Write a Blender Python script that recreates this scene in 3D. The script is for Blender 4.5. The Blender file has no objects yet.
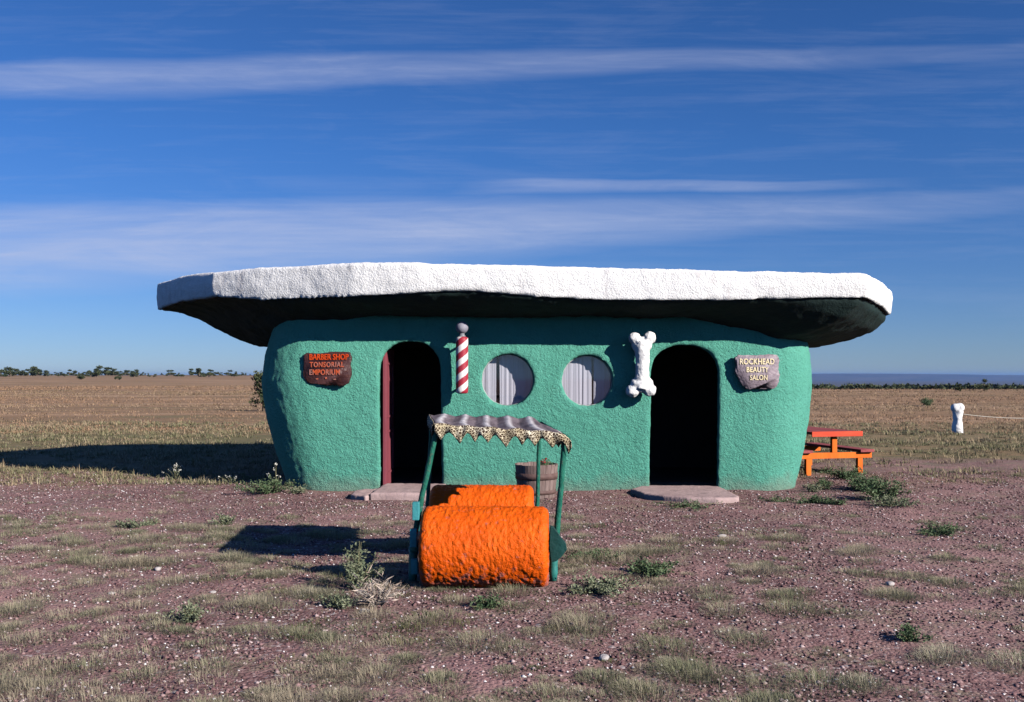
import bpy, bmesh, math, random
import numpy as np
from mathutils import Vector, Matrix, noise as mnoise

random.seed(7); RNG = np.random.default_rng(11)
S = bpy.context.scene
COL = S.collection
EYE = 1.6; F = 1000.0; HZ = 376.0
R = math.radians

# ------------------------------------------------------------------ helpers
def at(px, py, Y):
    return Vector(((px-512)*Y/F, Y, EYE-(py-HZ)*Y/F))

def vn(x, y, seed=0):
    """numpy value noise, about -1..1"""
    x = np.asarray(x, float); y = np.asarray(y, float)
    xi = np.floor(x).astype(np.int64); yi = np.floor(y).astype(np.int64)
    xf = x-xi; yf = y-yi
    xf = xf*xf*(3-2*xf); yf = yf*yf*(3-2*yf)
    def h(a, b):
        n = (a*374761393 + b*668265263 + seed*1274126177) & 0xffffffff
        n = ((n ^ (n >> 13))*1274126177) & 0xffffffff
        n = (n ^ (n >> 16)) & 0xffff
        return n/32767.5-1
    return ((h(xi, yi)*(1-xf)+h(xi+1, yi)*xf)*(1-yf) +
            (h(xi, yi+1)*(1-xf)+h(xi+1, yi+1)*xf)*yf)

def fbm(x, y, seed=0, octv=4):
    t = 0; a = .5
    for i in range(octv):
        t = t + a*vn(np.asarray(x)*2**i, np.asarray(y)*2**i, seed+i*17); a *= .5
    return t

def sst(v, a, b):
    t = np.clip((np.asarray(v, float)-a)/(b-a), 0, 1)
    return t*t*(3-2*t)

def gh(x, y):
    """ground height"""
    x = np.asarray(x, float); y = np.asarray(y, float)
    d = np.sqrt(x*x+y*y)
    z = .035*vn(x*.55, y*.55, 3)+.014*vn(x*1.9, y*1.9, 5)
    z = z*(1-sst(d, 60, 200)) + .25*vn(x*.03, y*.03, 9)*sst(d, 25, 90)
    k = sst(x/np.maximum(y, 1.), -.12, .12)                 # 0 left of the hut, 1 right of it
    yy = np.where(y > 1, y, np.maximum(np.abs(x), 1.)*.5)
    z = z + (1-k)*1.9*sst(yy, 200, 560)
    z = z - 6*k*sst(yy, 112, 260) - 40*sst(yy, 300+500*(1-k), 4200)
    return z

def g1(x, y): return float(gh(x, y))
def gp(px, py):
    """point of the ground seen at a pixel of the photo"""
    Y = EYE*F/(py-HZ); X = (px-512)*Y/F
    for _ in range(4):
        Y = (EYE-g1(X, Y))*F/(py-HZ); X = (px-512)*Y/F
    return Vector((X, Y, g1(X, Y)))

def tag(o, label=None, cat=None, group=None, kind=None):
    if label: o['label'] = label
    if cat: o['category'] = cat
    if group: o['group'] = group
    if kind: o['kind'] = kind
    return o

def link(o, parent=None):
    COL.objects.link(o)
    if parent: o.parent = parent
    return o

def thing(name, loc, label, cat, group=None, rz=0):
    o = bpy.data.objects.new(name, None); o.empty_display_size = .2
    o.location = loc; o.rotation_euler = (0, 0, rz)
    link(o); return tag(o, label, cat, group)

def obj(name, bm, mat, parent=None, local=False, smooth=True, loc=None):
    """bmesh or mesh -> one object.  World coordinates unless local."""
    if isinstance(bm, bmesh.types.BMesh):
        bmesh.ops.recalc_face_normals(bm, faces=bm.faces[:])
        me = bpy.data.meshes.new(name); bm.to_mesh(me); bm.free()
    else:
        me = bm; me.name = name
    if smooth:
        me.polygons.foreach_set('use_smooth', [True]*len(me.polygons))
    if mat:
        for m in (mat if isinstance(mat, (list, tuple)) else [mat]): me.materials.append(m)
    o = bpy.data.objects.new(name, me)
    off = None
    if loc is not None:
        me.transform(Matrix.Translation(-Vector(loc))); o.location = loc
    if parent is not None and not local:
        p = parent; off = Vector((0, 0, 0))
        while p is not None: off += p.location; p = p.parent
        if loc is not None: o.location = Vector(loc)-off
        else: me.transform(Matrix.Translation(-off))
    link(o, parent)
    return o

def np_mesh(name, V, loops_per_face, idx):
    """V (n,3); idx flat; loops_per_face array"""
    me = bpy.data.meshes.new(name)
    me.vertices.add(len(V)); me.vertices.foreach_set('co', np.asarray(V, np.float32).ravel())
    me.loops.add(len(idx)); me.loops.foreach_set('vertex_index', np.asarray(idx, np.int32))
    n = len(loops_per_face); me.polygons.add(n)
    lp = np.asarray(loops_per_face, np.int32)
    st = np.concatenate([[0], np.cumsum(lp)[:-1]]).astype(np.int32)
    me.polygons.foreach_set('loop_start', st)
    me.update(calc_edges=True); me.validate()
    return me

def box(bm, c, s, rot=None):
    m = Matrix.Translation(c)
    if rot is not None: m = m @ rot.to_4x4()
    m = m @ Matrix.Diagonal((s[0], s[1], s[2], 1))
    return bmesh.ops.create_cube(bm, size=1, matrix=m)['verts']

def bevel(bm, w, seg=2):
    bmesh.ops.bevel(bm, geom=bm.edges[:], offset=w, segments=seg, profile=.6, affect='EDGES', clamp_overlap=True)

def tube(bm, pts, rads, seg=12, cap=True):
    pts = [Vector(p) for p in pts]; rings = []
    for i, p in enumerate(pts):
        d = (pts[min(i+1, len(pts)-1)]-pts[max(i-1, 0)]).normalized()
        a = d.cross(Vector((0, 1, 0)) if abs(d.y) < .9 else Vector((1, 0, 0))).normalized(); b = d.cross(a)
        r = rads[i] if hasattr(rads, '__len__') else rads
        rings.append([bm.verts.new(p+(a*math.cos(2*math.pi*k/seg)+b*math.sin(2*math.pi*k/seg))*r) for k in range(seg)])
    for i in range(len(rings)-1):
        for k in range(seg):
            bm.faces.new((rings[i][k], rings[i][(k+1) % seg], rings[i+1][(k+1) % seg], rings[i+1][k]))
    if cap:
        bm.faces.new(rings[0][::-1]); bm.faces.new(rings[-1])

def lathe(bm, prof, c, seg=32):
    """prof list of (r,z)"""
    rings = []
    for r, z in prof:
        rings.append([bm.verts.new((c[0]+r*math.cos(2*math.pi*k/seg), c[1]+r*math.sin(2*math.pi*k/seg), c[2]+z)) for k in range(seg)])
    for i in range(len(rings)-1):
        for k in range(seg):
            bm.faces.new((rings[i][k], rings[i][(k+1) % seg], rings[i+1][(k+1) % seg], rings[i+1][k]))
    bm.faces.new(rings[0][::-1]); bm.faces.new(rings[-1])

def prism(bm, pts, y0, y1):
    """outline in x,z pushed along y"""
    a = [bm.verts.new((x, y0, z)) for x, z in pts]; b = [bm.verts.new((x, y1, z)) for x, z in pts]
    n = len(pts)
    bm.faces.new(a); bm.faces.new(b[::-1])
    for i in range(n): bm.faces.new((a[i], b[i], b[(i+1) % n], a[(i+1) % n]))

def bake(o):
    """apply modifiers, return the mesh"""
    bpy.context.view_layer.update()
    dg = bpy.context.evaluated_depsgraph_get()
    me = bpy.data.meshes.new_from_object(o.evaluated_get(dg))
    bpy.data.objects.remove(o)
    return me

def temp(bm):
    bmesh.ops.recalc_face_normals(bm, faces=bm.faces[:])
    me = bpy.data.meshes.new('temp'); bm.to_mesh(me); bm.free()
    o = bpy.data.objects.new('temp', me); COL.objects.link(o); return o

def remesh(o, vox, smooth=4, disp=()):
    m = o.modifiers.new('r', 'REMESH'); m.mode = 'VOXEL'; m.voxel_size = vox
    if smooth:
        s = o.modifiers.new('s', 'SMOOTH'); s.factor = .5; s.iterations = smooth
    for sc, st in disp:
        t = bpy.data.textures.new('t', 'CLOUDS'); t.noise_scale = sc; t.noise_depth = 2
        d = o.modifiers.new('d', 'DISPLACE'); d.texture = t; d.strength = st; d.mid_level = .5; d.texture_coords = 'GLOBAL'

# ------------------------------------------------------------------ materials
class N:
    def __init__(s, name):
        s.m = bpy.data.materials.new(name); s.m.use_nodes = True
        s.t = s.m.node_tree; s.b = s.t.nodes['Principled BSDF']; s.out = s.t.nodes['Material Output']
        s.b.inputs['Specular IOR Level'].default_value = .25
    def n(s, ty, **kw):
        nd = s.t.nodes.new(ty)
        for k, v in kw.items():
            if k in nd.bl_rna.properties: setattr(nd, k, v)
            else: nd.inputs[k.replace('_', ' ')].default_value = v
        return nd
    def l(s, a, b): s.t.links.new(a, b)
    def coord(s, kind='Object', scale=(1, 1, 1)):
        c = s.n('ShaderNodeTexCoord'); mp = s.n('ShaderNodeMapping'); mp.inputs['Scale'].default_value = scale
        s.l(c.outputs[kind], mp.inputs['Vector']); return mp.outputs[0]
    def geo(s, scale=(1, 1, 1)):
        c = s.n('ShaderNodeNewGeometry'); mp = s.n('ShaderNodeMapping'); mp.inputs['Scale'].default_value = scale
        s.l(c.outputs['Position'], mp.inputs['Vector']); return mp.outputs[0]
    def noise(s, vec, sc, det=4, rough=.55, dist=0):
        nd = s.n('ShaderNodeTexNoise', Scale=sc, Detail=det, Roughness=rough, Distortion=dist)
        s.l(vec, nd.inputs['Vector']); return nd.outputs['Fac']
    def ramp(s, fac, stops, interp='LINEAR'):
        r = s.n('ShaderNodeValToRGB'); cr = r.color_ramp; cr.interpolation = interp
        while len(cr.elements) < len(stops): cr.elements.new(.5)
        for e, (p, c) in zip(cr.elements, stops):
            e.position = p; e.color = (c[0], c[1], c[2], 1) if hasattr(c, '__len__') else (c, c, c, 1)
        s.l(fac, r.inputs[0]); return r.outputs[0]
    def mix(s, fac, a, b, mode='MIX'):
        m = s.n('ShaderNodeMix', data_type='RGBA', blend_type=mode)
        for sock, v in ((m.inputs[0], fac), (m.inputs[6], a), (m.inputs[7], b)):
            if isinstance(v, bpy.types.NodeSocket): s.l(v, sock)
            elif hasattr(v, '__len__'): sock.default_value = (*v, 1)
            else: sock.default_value = v
        return m.outputs[2]
    def math(s, op, a, b=0., c=0.):
        m = s.n('ShaderNodeMath', operation=op)
        for i, v in enumerate((a, b, c)):
            if isinstance(v, bpy.types.NodeSocket): s.l(v, m.inputs[i])
            else: m.inputs[i].default_value = v
        return m.outputs[0]
    def bump(s, h, dist, strength=1., prev=None):
        b = s.n('ShaderNodeBump'); b.inputs['Strength'].default_value = strength; b.inputs['Distance'].default_value = dist
        s.l(h, b.inputs['Height'])
        if prev: s.l(prev, b.inputs['Normal'])
        return b.outputs[0]
    def done(s, col=None, rough=.8, normal=None, spec=None):
        if col is not None:
            if isinstance(col, bpy.types.NodeSocket): s.l(col, s.b.inputs['Base Color'])
            else: s.b.inputs['Base Color'].default_value = (*col, 1)
        if isinstance(rough, bpy.types.NodeSocket): s.l(rough, s.b.inputs['Roughness'])
        else: s.b.inputs['Roughness'].default_value = rough
        if normal is not None: s.l(normal, s.b.inputs['Normal'])
        if spec is not None: s.b.inputs['Specular IOR Level'].default_value = spec
        return s.m

def stucco(name, c1, c2, bscale=28, bd=.012, stain=None, rough=.85):
    k = N(name); v = k.geo()
    n1 = k.noise(v, 1.3, 5, .6); n2 = k.noise(v, bscale, 3, .6); n3 = k.noise(v, bscale*3.3, 2, .6)
    col = k.mix(k.ramp(n1, [(.3, 0), (.7, 1)]), c1, c2)
    if stain:
        sp = k.noise(k.geo((1, 1, .35)), 5, 6, .7)
        col = k.mix(k.ramp(sp, [(.56, 0), (.72, 1)]), col, stain)
    h = k.math('ADD', n2, k.math('MULTIPLY', n3, .4))
    return k.done(col, rough, k.bump(h, bd))

def plain(name, c1, c2, sc=6, rough=.6, bd=.004, bsc=40, spec=.3, stretch=(1, 1, 1)):
    k = N(name); v = k.coord('Object', stretch)
    n1 = k.noise(v, sc, 5, .6)
    return k.done(k.mix(k.ramp(n1, [(.35, 0), (.65, 1)]), c1, c2), rough, k.bump(k.noise(v, bsc, 3), bd), spec)

M = {}
M['green'] = None
def m_green():
    k = N('green_stucco'); v = k.geo()
    n1 = k.noise(v, 1.1, 5, .6); n2 = k.noise(v, 27, 4, .65, .5); n3 = k.noise(v, 110, 2, .6)
    col = k.mix(k.ramp(n1, [(.3, 0), (.7, 1)]), (.092, .345, .255), (.116, .405, .308))
    fl = k.noise(v, 9, 6, .75)
    col = k.mix(k.ramp(fl, [(.58, 0), (.72, .6)]), col, (.15, .40, .31))
    dr = k.noise(k.geo((3.2, 3.2, .35)), 2.2, 5, .65)
    col = k.mix(k.ramp(dr, [(.55, 0), (.72, .45)]), col, (.06, .24, .175))
    # splashed dirt and bare cement close to the ground
    z = k.n('ShaderNodeSeparateXYZ'); k.l(v, z.inputs[0])
    low = k.ramp(k.math('ADD', z.outputs[2], k.math('MULTIPLY', k.noise(v, 3.2, 5, .7), .5)), [(.22, 1), (.5, 0)])
    col = k.mix(k.math('MULTIPLY', low, .55), col, (.24, .22, .18))
    h = k.math('ADD', n2, k.math('MULTIPLY', n3, .4))
    return k.done(col, .85, k.bump(h, .034), .2)
M['green'] = m_green()
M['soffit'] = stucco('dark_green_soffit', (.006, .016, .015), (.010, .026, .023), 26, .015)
M['white'] = stucco('white_stucco', (.80, .785, .77), (.84, .83, .82), 40, .016, (.6, .57, .57))
M['bone'] = stucco('bone_plaster', (.76, .75, .74), (.8, .79, .78), 40, .008)
M['maroon'] = plain('maroon_paint', (.20, .045, .06), (.26, .06, .08), 4, .55, .003, 30, .3, (1, 1, .2))
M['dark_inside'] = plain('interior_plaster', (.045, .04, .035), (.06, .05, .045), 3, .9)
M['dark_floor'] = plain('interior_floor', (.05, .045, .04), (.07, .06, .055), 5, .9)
M['pole_green'] = plain('green_paint', (.012, .12, .085), (.025, .17, .12), 7, .45, .004, 25, .4, (1, 1, .25))
def chipped(name, c1, c2, c3):
    k = N(name); v = k.geo(); n = k.noise(v, 9, 5, .65); n2 = k.noise(k.geo((1, 1, .5)), 42, 5, .7)
    col = k.mix(k.ramp(n, [(.35, 0), (.65, 1)]), c1, c2); col = k.mix(k.ramp(n2, [(.57, 0), (.63, .8)]), col, c3)
    return k.done(col, .65, k.bump(k.math('ADD', n2, n), .012), .15)
M['pole_green'] = chipped('green_pole_paint', (.01, .10, .07), (.022, .16, .112), (.10, .13, .10))
M['teal'] = plain('teal_paint', (.012, .12, .1), (.03, .19, .17), 7, .5, .006, 25, .35, (1, .3, 1))
M['shaded_teal'] = plain('shaded_teal_paint', (.004, .032, .03), (.008, .055, .05), 9, .5, .006, 25, .3)  # frame teal with shade put into the colour, for the gusset
M['sunlit_teal'] = plain('sunlit_teal_paint', (.03, .21, .23), (.06, .29, .31), 9, .5, .006, 25, .3)  # frame teal with sunlight put into the colour, for the left blocks
M['concrete'] = stucco('concrete', (.37, .26, .25), (.45, .33, .315), 30, .006, (.17, .13, .125))
M['stone'] = stucco('pale_stone', (.34, .30, .29), (.50, .46, .44), 22, .01)
M['white_paint'] = stucco('white_post_paint', (.74, .73, .72), (.8, .79, .78), 20, .006, (.45, .42, .4))
M['frame_paint'] = plain('window_frame_paint', (.3, .36, .34), (.4, .45, .43), 12, .6)
M['rope'] = plain('rope', (.4, .36, .3), (.5, .46, .4), 20, .9)
M['metal'] = plain('grey_metal', (.18, .18, .2), (.26, .26, .28), 8, .45)
M['soil'] = plain('soil', (.05, .035, .025), (.09, .06, .045), 20, .95, .02, 30)

def m_orange():
    k = N('orange_roller_paint'); v = k.geo()
    n1 = k.noise(v, 5, 5, .65)
    col = k.mix(k.ramp(n1, [(.3, 0), (.7, 1)]), (.62, .080, .003), (.78, .118, .005))
    z = k.n('ShaderNodeSeparateXYZ'); k.l(v, z.inputs[0])
    wear = k.noise(v, 16, 6, .7)
    low = k.ramp(z.outputs[2], [(.06, 1), (.24, 0)])
    w = k.ramp(k.math('ADD', wear, k.math('MULTIPLY', low, .17)), [(.60, 0), (.72, .8)])
    col = k.mix(w, col, (.30, .13, .12))
    n2 = k.noise(v, 30, 3, .6, .6); n3 = k.noise(v, 90, 2)
    return k.done(col, .55, k.bump(k.math('ADD', n2, k.math('MULTIPLY', n3, .6)), .010), .15)
M['orange'] = m_orange()

def m_leopard():
    k = N('leopard_cloth'); v = k.coord('Object')
    vo = k.n('ShaderNodeTexVoronoi', feature='F1'); vo.inputs['Scale'].default_value = 52; k.l(v, vo.inputs['Vector'])
    vo2 = k.n('ShaderNodeTexVoronoi', feature='DISTANCE_TO_EDGE'); vo2.inputs['Scale'].default_value = 52; k.l(v, vo2.inputs['Vector'])
    base = k.mix(k.ramp(k.noise(v, 9, 4), [(.35, 0), (.65, 1)]), (.56, .47, .30), (.72, .66, .52))
    ring = k.ramp(vo2.outputs['Distance'], [(.06, 0), (.09, 1), (.36, 1), (.40, 0)])
    col = k.mix(ring, base, (.05, .028, .018))
    return k.done(col, .85, None, .15)
M['leopard'] = m_leopard()

def m_canopy():
    k = N('faded_cloth'); v = k.coord('Object')
    a = k.noise(k.coord('Object', (1, .18, 1)), 11, 5, .65)
    col = k.mix(k.ramp(a, [(.42, 0), (.62, 1)]), (.10, .075, .085), (.2, .16, .175))
    at_ = k.n('ShaderNodeAttribute', attribute_name='blend')
    col = k.mix(at_.outputs['Fac'], col, (.72, .68, .68))  # pale stripes along the fold ridges
    sp = k.noise(v, 38, 4, .7)
    col = k.mix(k.ramp(sp, [(.6, 0), (.68, .6)]), col, (.55, .46, .4))
    return k.done(col, .8, k.bump(k.noise(v, 60, 3), .004), .2)
M['canopy'] = m_canopy()

def m_barber():
    k = N('barber_stripes'); c = k.n('ShaderNodeTexCoord'); s = k.n('ShaderNodeSeparateXYZ'); k.l(c.outputs['Object'], s.inputs[0])
    ang = k.math('DIVIDE', k.math('ARCTAN2', s.outputs[1], s.outputs[0]), 2*math.pi)
    f = k.math('FRACT', k.math('ADD', k.math('MULTIPLY', s.outputs[2], -5.35), k.math('ADD', k.math('MULTIPLY', ang, 2.), 10.1)))
    f = k.math('ADD', f, k.math('MULTIPLY', k.math('SUBTRACT', k.noise(c.outputs['Object'], 40, 3), .5), .08))
    col = k.mix(k.ramp(f, [(.44, 0), (.5, 1), (.96, 1), (1, 0)]), (.72, .67, .65), (.33, .022, .04))
    return k.done(col, .5, k.bump(k.noise(c.outputs['Object'], 60, 3), .003), .35)
M['barber'] = m_barber()

def m_sign(name, c1, c2, c3):
    k = N(name); v = k.coord('Object')
    n = k.noise(v, 7, 6, .65, .4); n2 = k.noise(v, 22, 4)
    col = k.mix(k.ramp(n, [(.35, 0), (.6, 1)]), c1, c2)
    col = k.mix(k.ramp(n2, [(.58, 0), (.75, .7)]), col, c3)
    return k.done(col, .5, k.bump(k.noise(v, 26, 4), .012), .4)
M['sign_brown'] = m_sign('brown_sign_board', (.045, .016, .018), (.075, .026, .022), (.10, .045, .035))
M['sign_mauve'] = m_sign('mauve_sign_board', (.20, .155, .18), (.29, .235, .265), (.5, .43, .45))
def m_letters(name, c1, c2, blend):
    k = N(name); v = k.geo(); n = k.noise(v, 14, 4)
    return k.done(k.mix(k.ramp(n, [(.4, 0), (.62, 1)]), c1, c2), .6, None, .2)
M['let_orange'] = m_letters('orange_lettering', (.72, .08, .012), (.6, .06, .012), .2)
M['let_worn'] = m_letters('worn_orange_lettering', (.62, .1, .03), (.36, .17, .14), .2)
M['let_cream'] = m_letters('cream_lettering', (.8, .68, .4), (.7, .6, .45), .2)
M['let_faint'] = m_letters('faded_cream_lettering', (.74, .62, .38), (.6, .5, .38), .2)

def m_wood(name, c1, c2, st=(1, 1, .12), sc=18):
    k = N(name); v = k.coord('Object', st)
    n = k.noise(v, sc, 6, .65, .5)
    return k.done(k.mix(k.ramp(n, [(.35, 0), (.65, 1)]), c1, c2), .75, k.bump(n, .006), .2)
M['barrel'] = m_wood('weathered_staves', (.13, .085, .075), (.25, .185, .17))
M['hoop'] = plain('rusty_hoop', (.09, .05, .045), (.14, .085, .075), 12, .7)
M['red_plank'] = m_wood('weathered_red_plank', (.22, .05, .055), (.34, .085, .085), (1, .1, 1), 14)
M['red_edge'] = m_wood('red_paint', (.55, .06, .03), (.62, .085, .04), (.2, 1, 1), 14)
M['orange_wood'] = m_wood('orange_wood_paint', (.66, .125, .012), (.74, .17, .02), (1, 1, .2), 10)

def m_curtain():
    k = N('pleated_curtain'); v = k.coord('Object')
    n = k.noise(k.coord('Object', (1, 1, .08)), 24, 4)
    k.b.inputs['Transmission Weight'].default_value = 0
    return k.done(k.mix(k.ramp(n, [(.35, 0), (.65, 1)]), (.85, .80, .81), (.92, .88, .88)), .9, None, .05)
M['curtain'] = m_curtain()
def m_glass():
    k = N('window_glass'); tr = k.n('ShaderNodeBsdfTransparent'); gl = k.n('ShaderNodeBsdfGlossy'); gl.inputs['Roughness'].default_value = .03
    tr.inputs[0].default_value = (.86, .87, .9, 1)
    mx = k.n('ShaderNodeMixShader'); mx.inputs[0].default_value = .07; k.l(tr.outputs[0], mx.inputs[1]); k.l(gl.outputs[0], mx.inputs[2])
    k.l(mx.outputs[0], k.out.inputs[0]); return k.m
M['glass'] = m_glass()

def m_leaf(name, stops, rough=.7, trans=.15):
    k = N(name); a = k.n('ShaderNodeAttribute', attribute_name='tint')
    col = k.ramp(a.outputs['Fac'], stops)
    k.l(col, k.b.inputs['Base Color']); k.b.inputs['Roughness'].default_value = rough
    if trans:
        tl = k.n('ShaderNodeBsdfTranslucent'); k.l(col, tl.inputs[0])
        mx = k.n('ShaderNodeMixShader'); mx.inputs[0].default_value = trans
        k.l(k.b.outputs[0], mx.inputs[1]); k.l(tl.outputs[0], mx.inputs[2]); k.l(mx.outputs[0], k.out.inputs[0])
    return k.m
M['dry'] = m_leaf('dry_grass', [(0, (.38, .31, .215)), (.3, (.47, .40, .29)), (.55, (.29, .28, .17)), (.8, (.19, .205, .115)), (1, (.52, .46, .34))], trans=.3)
M['field'] = m_leaf('field_grass_blades', [(0, (.33, .245, .15)), (.4, (.38, .29, .185)), (.6, (.24, .22, .115)), (.82, (.16, .175, .085)), (1, (.42, .34, .23))])
M['gold'] = m_leaf('golden_grass', [(0, (.33, .20, .12)), (.45, (.42, .26, .16)), (.75, (.26, .19, .10)), (1, (.47, .33, .22))])
M['grassgreen'] = m_leaf('green_grass', [(0, (.07, .09, .035)), (.5, (.11, .125, .05)), (1, (.19, .18, .085))])
M['weed'] = m_leaf('weed_leaves', [(0, (.05, .09, .04)), (.5, (.085, .135, .06)), (1, (.16, .2, .11))])
M['sage'] = m_leaf('grey_green_leaves', [(0, (.11, .14, .08)), (.5, (.19, .22, .13)), (1, (.28, .29, .19))])
M['straw'] = m_leaf('dead_stalks', [(0, (.35, .26, .2)), (.5, (.5, .4, .33)), (1, (.62, .52, .44))])
M['juniper'] = m_leaf('juniper_leaves', [(0, (.03, .045, .022)), (.5, (.06, .075, .032)), (1, (.1, .11, .05))], .7, .1)
M['flower_red'] = m_leaf('red_petals', [(0, (.4, .02, .03)), (1, (.6, .05, .06))])
M['flower_white'] = m_leaf('white_flowers', [(0, (.6, .58, .5)), (1, (.8, .78, .7))])
M['stem'] = plain('weed_stem', (.14, .14, .07), (.2, .18, .1), 10, .8)
M['bark'] = plain('bark', (.10, .07, .05), (.16, .12, .09), 10, .9, .02, 20)

def m_pebble():
    k = N('pebbles'); a = k.n('ShaderNodeAttribute', attribute_name='tint')
    return k.done(k.ramp(a.outputs['Fac'], [(0, (.07, .036, .038)), (.45, (.18, .095, .097)), (.78, (.30, .19, .185)), (.88, (.5, .4, .39)), (1, (.75, .71, .7))]), .85)
M['pebble'] = m_pebble()

def m_ground():
    k = N('ground_dirt'); v = k.geo()
    xyz = k.n('ShaderNodeSeparateXYZ'); k.l(v, xyz.inputs[0])
    X, Y = xyz.outputs[0], xyz.outputs[1]
    # gravel: cells of random shade
    vo = k.n('ShaderNodeTexVoronoi'); vo.inputs['Scale'].default_value = 34; k.l(v, vo.inputs['Vector'])
    vb = k.n('ShaderNodeTexVoronoi'); vb.inputs['Scale'].default_value = 78; k.l(v, vb.inputs['Vector'])
    cs = k.n('ShaderNodeSeparateColor'); k.l(vo.outputs['Color'], cs.inputs[0])
    cs2 = k.n('ShaderNodeSeparateColor'); k.l(vb.outputs['Color'], cs2.inputs[0])
    grav = k.ramp(cs.outputs[0], [(0, (.075, .038, .038)), (.5, (.175, .095, .093)), (.85, (.27, .16, .153)), (.945, (.37, .25, .235)), (.965, (.7, .63, .6))])
    grav2 = k.ramp(cs2.outputs[1], [(0, (.085, .044, .043)), (.6, (.205, .115, .11)), (.92, (.31, .195, .18)), (1, (.66, .57, .54))])
    grav = k.mix(.5, grav, grav2)
    big = k.noise(v, .35, 5, .6); mid = k.noise(v, 1.6, 6, .65); fine = k.noise(v, 9, 5, .7)
    dirt = k.mix(k.ramp(mid, [(.35, 0), (.65, 1)]), (.335, .19, .18), (.285, .185, .165))
    near = k.mix(k.ramp(k.math('ADD', big, k.math('MULTIPLY', k.math('SUBTRACT', fine, .5), .5)), [(.42, 0), (.6, 1)]), grav, dirt)
    lit = k.ramp(k.math('ADD', mid, k.math('MULTIPLY', k.math('SUBTRACT', fine, .5), .6)), [(.5, 0), (.66, 1)])
    near = k.mix(k.math('MULTIPLY', lit, .75), near, k.mix(fine, (.17, .145, .10), (.25, .20, .14)))   # grass litter
    # reddish bare strip before and beside the hut
    # far dry grass in long bands
    vb_ = k.geo((.035, .22, 1)); bn = k.noise(vb_, 1., 6, .62, .4)
    far = k.ramp(bn, [(.30, (.19, .155, .085)), (.42, (.26, .165, .10)), (.52, (.33, .20, .12)), (.62, (.43, .28, .18)), (.70, (.22, .15, .095))])
    far = k.mix(k.math('MULTIPLY', k.ramp(k.noise(v, 2.2, 6, .7), [(.4, 0), (.7, 1)]), .5), far, (.21, .16, .09))
    yw = k.math('ADD', Y, k.math('MULTIPLY', k.math('SUBTRACT', k.noise(v, .25, 4, .6), .5), 6.))
    grn = k.math('MULTIPLY', k.ramp(k.math('DIVIDE', yw, 40.), [(.385, 0), (.43, 1), (.72, 1), (.92, 0)]), k.ramp(mid, [(.32, .25), (.6, .85)]))
    far = k.mix(grn, far, (.145, .135, .07))
    # maroon track right of the hut
    tr = k.math('ADD', k.math('SUBTRACT', Y, 17.6), k.math('MULTIPLY', k.math('SUBTRACT', k.noise(v, .5, 4), .5), 3.))
    tr = k.math('MULTIPLY', k.ramp(k.math('ABSOLUTE', k.math('DIVIDE', tr, 6.)), [(.2, 1), (.38, 0)]), k.ramp(k.math('DIVIDE', X, 10.), [(.42, 0), (.55, 1)]))
    ff = k.ramp(k.math('DIVIDE', yw, 40.), [(.36, 0), (.44, 1)])
    ff = k.math('MULTIPLY', ff, k.math('SUBTRACT', 1., k.math('MULTIPLY', tr, .85)))
    col = k.mix(ff, near, far)
    # the far plain is scrub
    plainf = k.ramp(k.math('DIVIDE', Y, 3000.), [(.1, 0), (.3, 1)])
    col = k.mix(plainf, col, k.mix(k.noise(k.geo((.002, .004, 1)), 1, 5), (.075, .07, .045), (.15, .12, .08)))
    h = k.math('ADD', k.math('MULTIPLY', vo.outputs['Distance'], -.5), k.math('ADD', k.math('MULTIPLY', fine, .9), k.math('MULTIPLY', k.noise(v, 45, 3), .5)))
    return k.done(col, .95, k.bump(h, .016), .1)
M['ground'] = m_ground()
M['hill'] = plain('far_hills', (.06, .06, .04), (.12, .1, .07), .002, 1)

# ------------------------------------------------------------------ ground sheet
def stretched(fine0, fine1, step, lo, hi, grow=1.13):
    a = list(np.arange(fine0, fine1+1e-6, step))
    s = step; v = fine1
    while v < hi: s *= grow; v += s; a.append(v)
    s = step; v = fine0; b = []
    while v > lo: s *= grow; v -= s; b.append(v)
    return np.array(b[::-1]+a)
gx = stretched(-8, 8, .075, -16000, 16000, 1.11); gy = stretched(3.6, 21, .075, -400, 15000, 1.085)
XX, YY = np.meshgrid(gx, gy); ZZ = gh(XX, YY)
# small lumps on the near ground
blend = (1-sst(np.abs(XX), 7, 12))*(1-sst(YY, 18, 30))
ZZ = ZZ + blend*.010*fbm(XX*5, YY*5, 31, 3)
nx, ny = len(gx), len(gy)
I = np.arange(nx*ny).reshape(ny, nx)
q = np.stack([I[:-1, :-1], I[:-1, 1:], I[1:, 1:], I[1:, :-1]], -1).reshape(-1)
me = np_mesh('ground', np.stack([XX, YY, ZZ], -1).reshape(-1, 3), np.full(len(q)//4, 4), q)
tag(obj('ground', me, M['ground']), 'flat red gravel yard running into golden dry grassland', 'ground', kind='structure')

# far mesa on the right horizon
bm = bmesh.new(); rows = []
n = 160
for i in range(n+1):
    x = -7000+i*16000/n
    zt = 14+8*mnoise.fractal((x*.0004, 2, 0), 1, 2, 4)+16*math.exp(-((x-4400)/1500)**2)
    rows.append([bm.verts.new((x, y, z)) for y, z in ((10200, -60), (11000, -8), (11800, zt-3), (12600, zt), (14200, zt), (14800, -60))])
for a, b in zip(rows, rows[1:]):
    for j in range(5): bm.faces.new((a[j], b[j], b[j+1], a[j+1]))
bm.faces.new(rows[0]); bm.faces.new(rows[-1][::-1])
tag(obj('hills', bm, M['hill']), 'long low blue mesa along the right horizon', 'hills', kind='structure')

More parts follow.
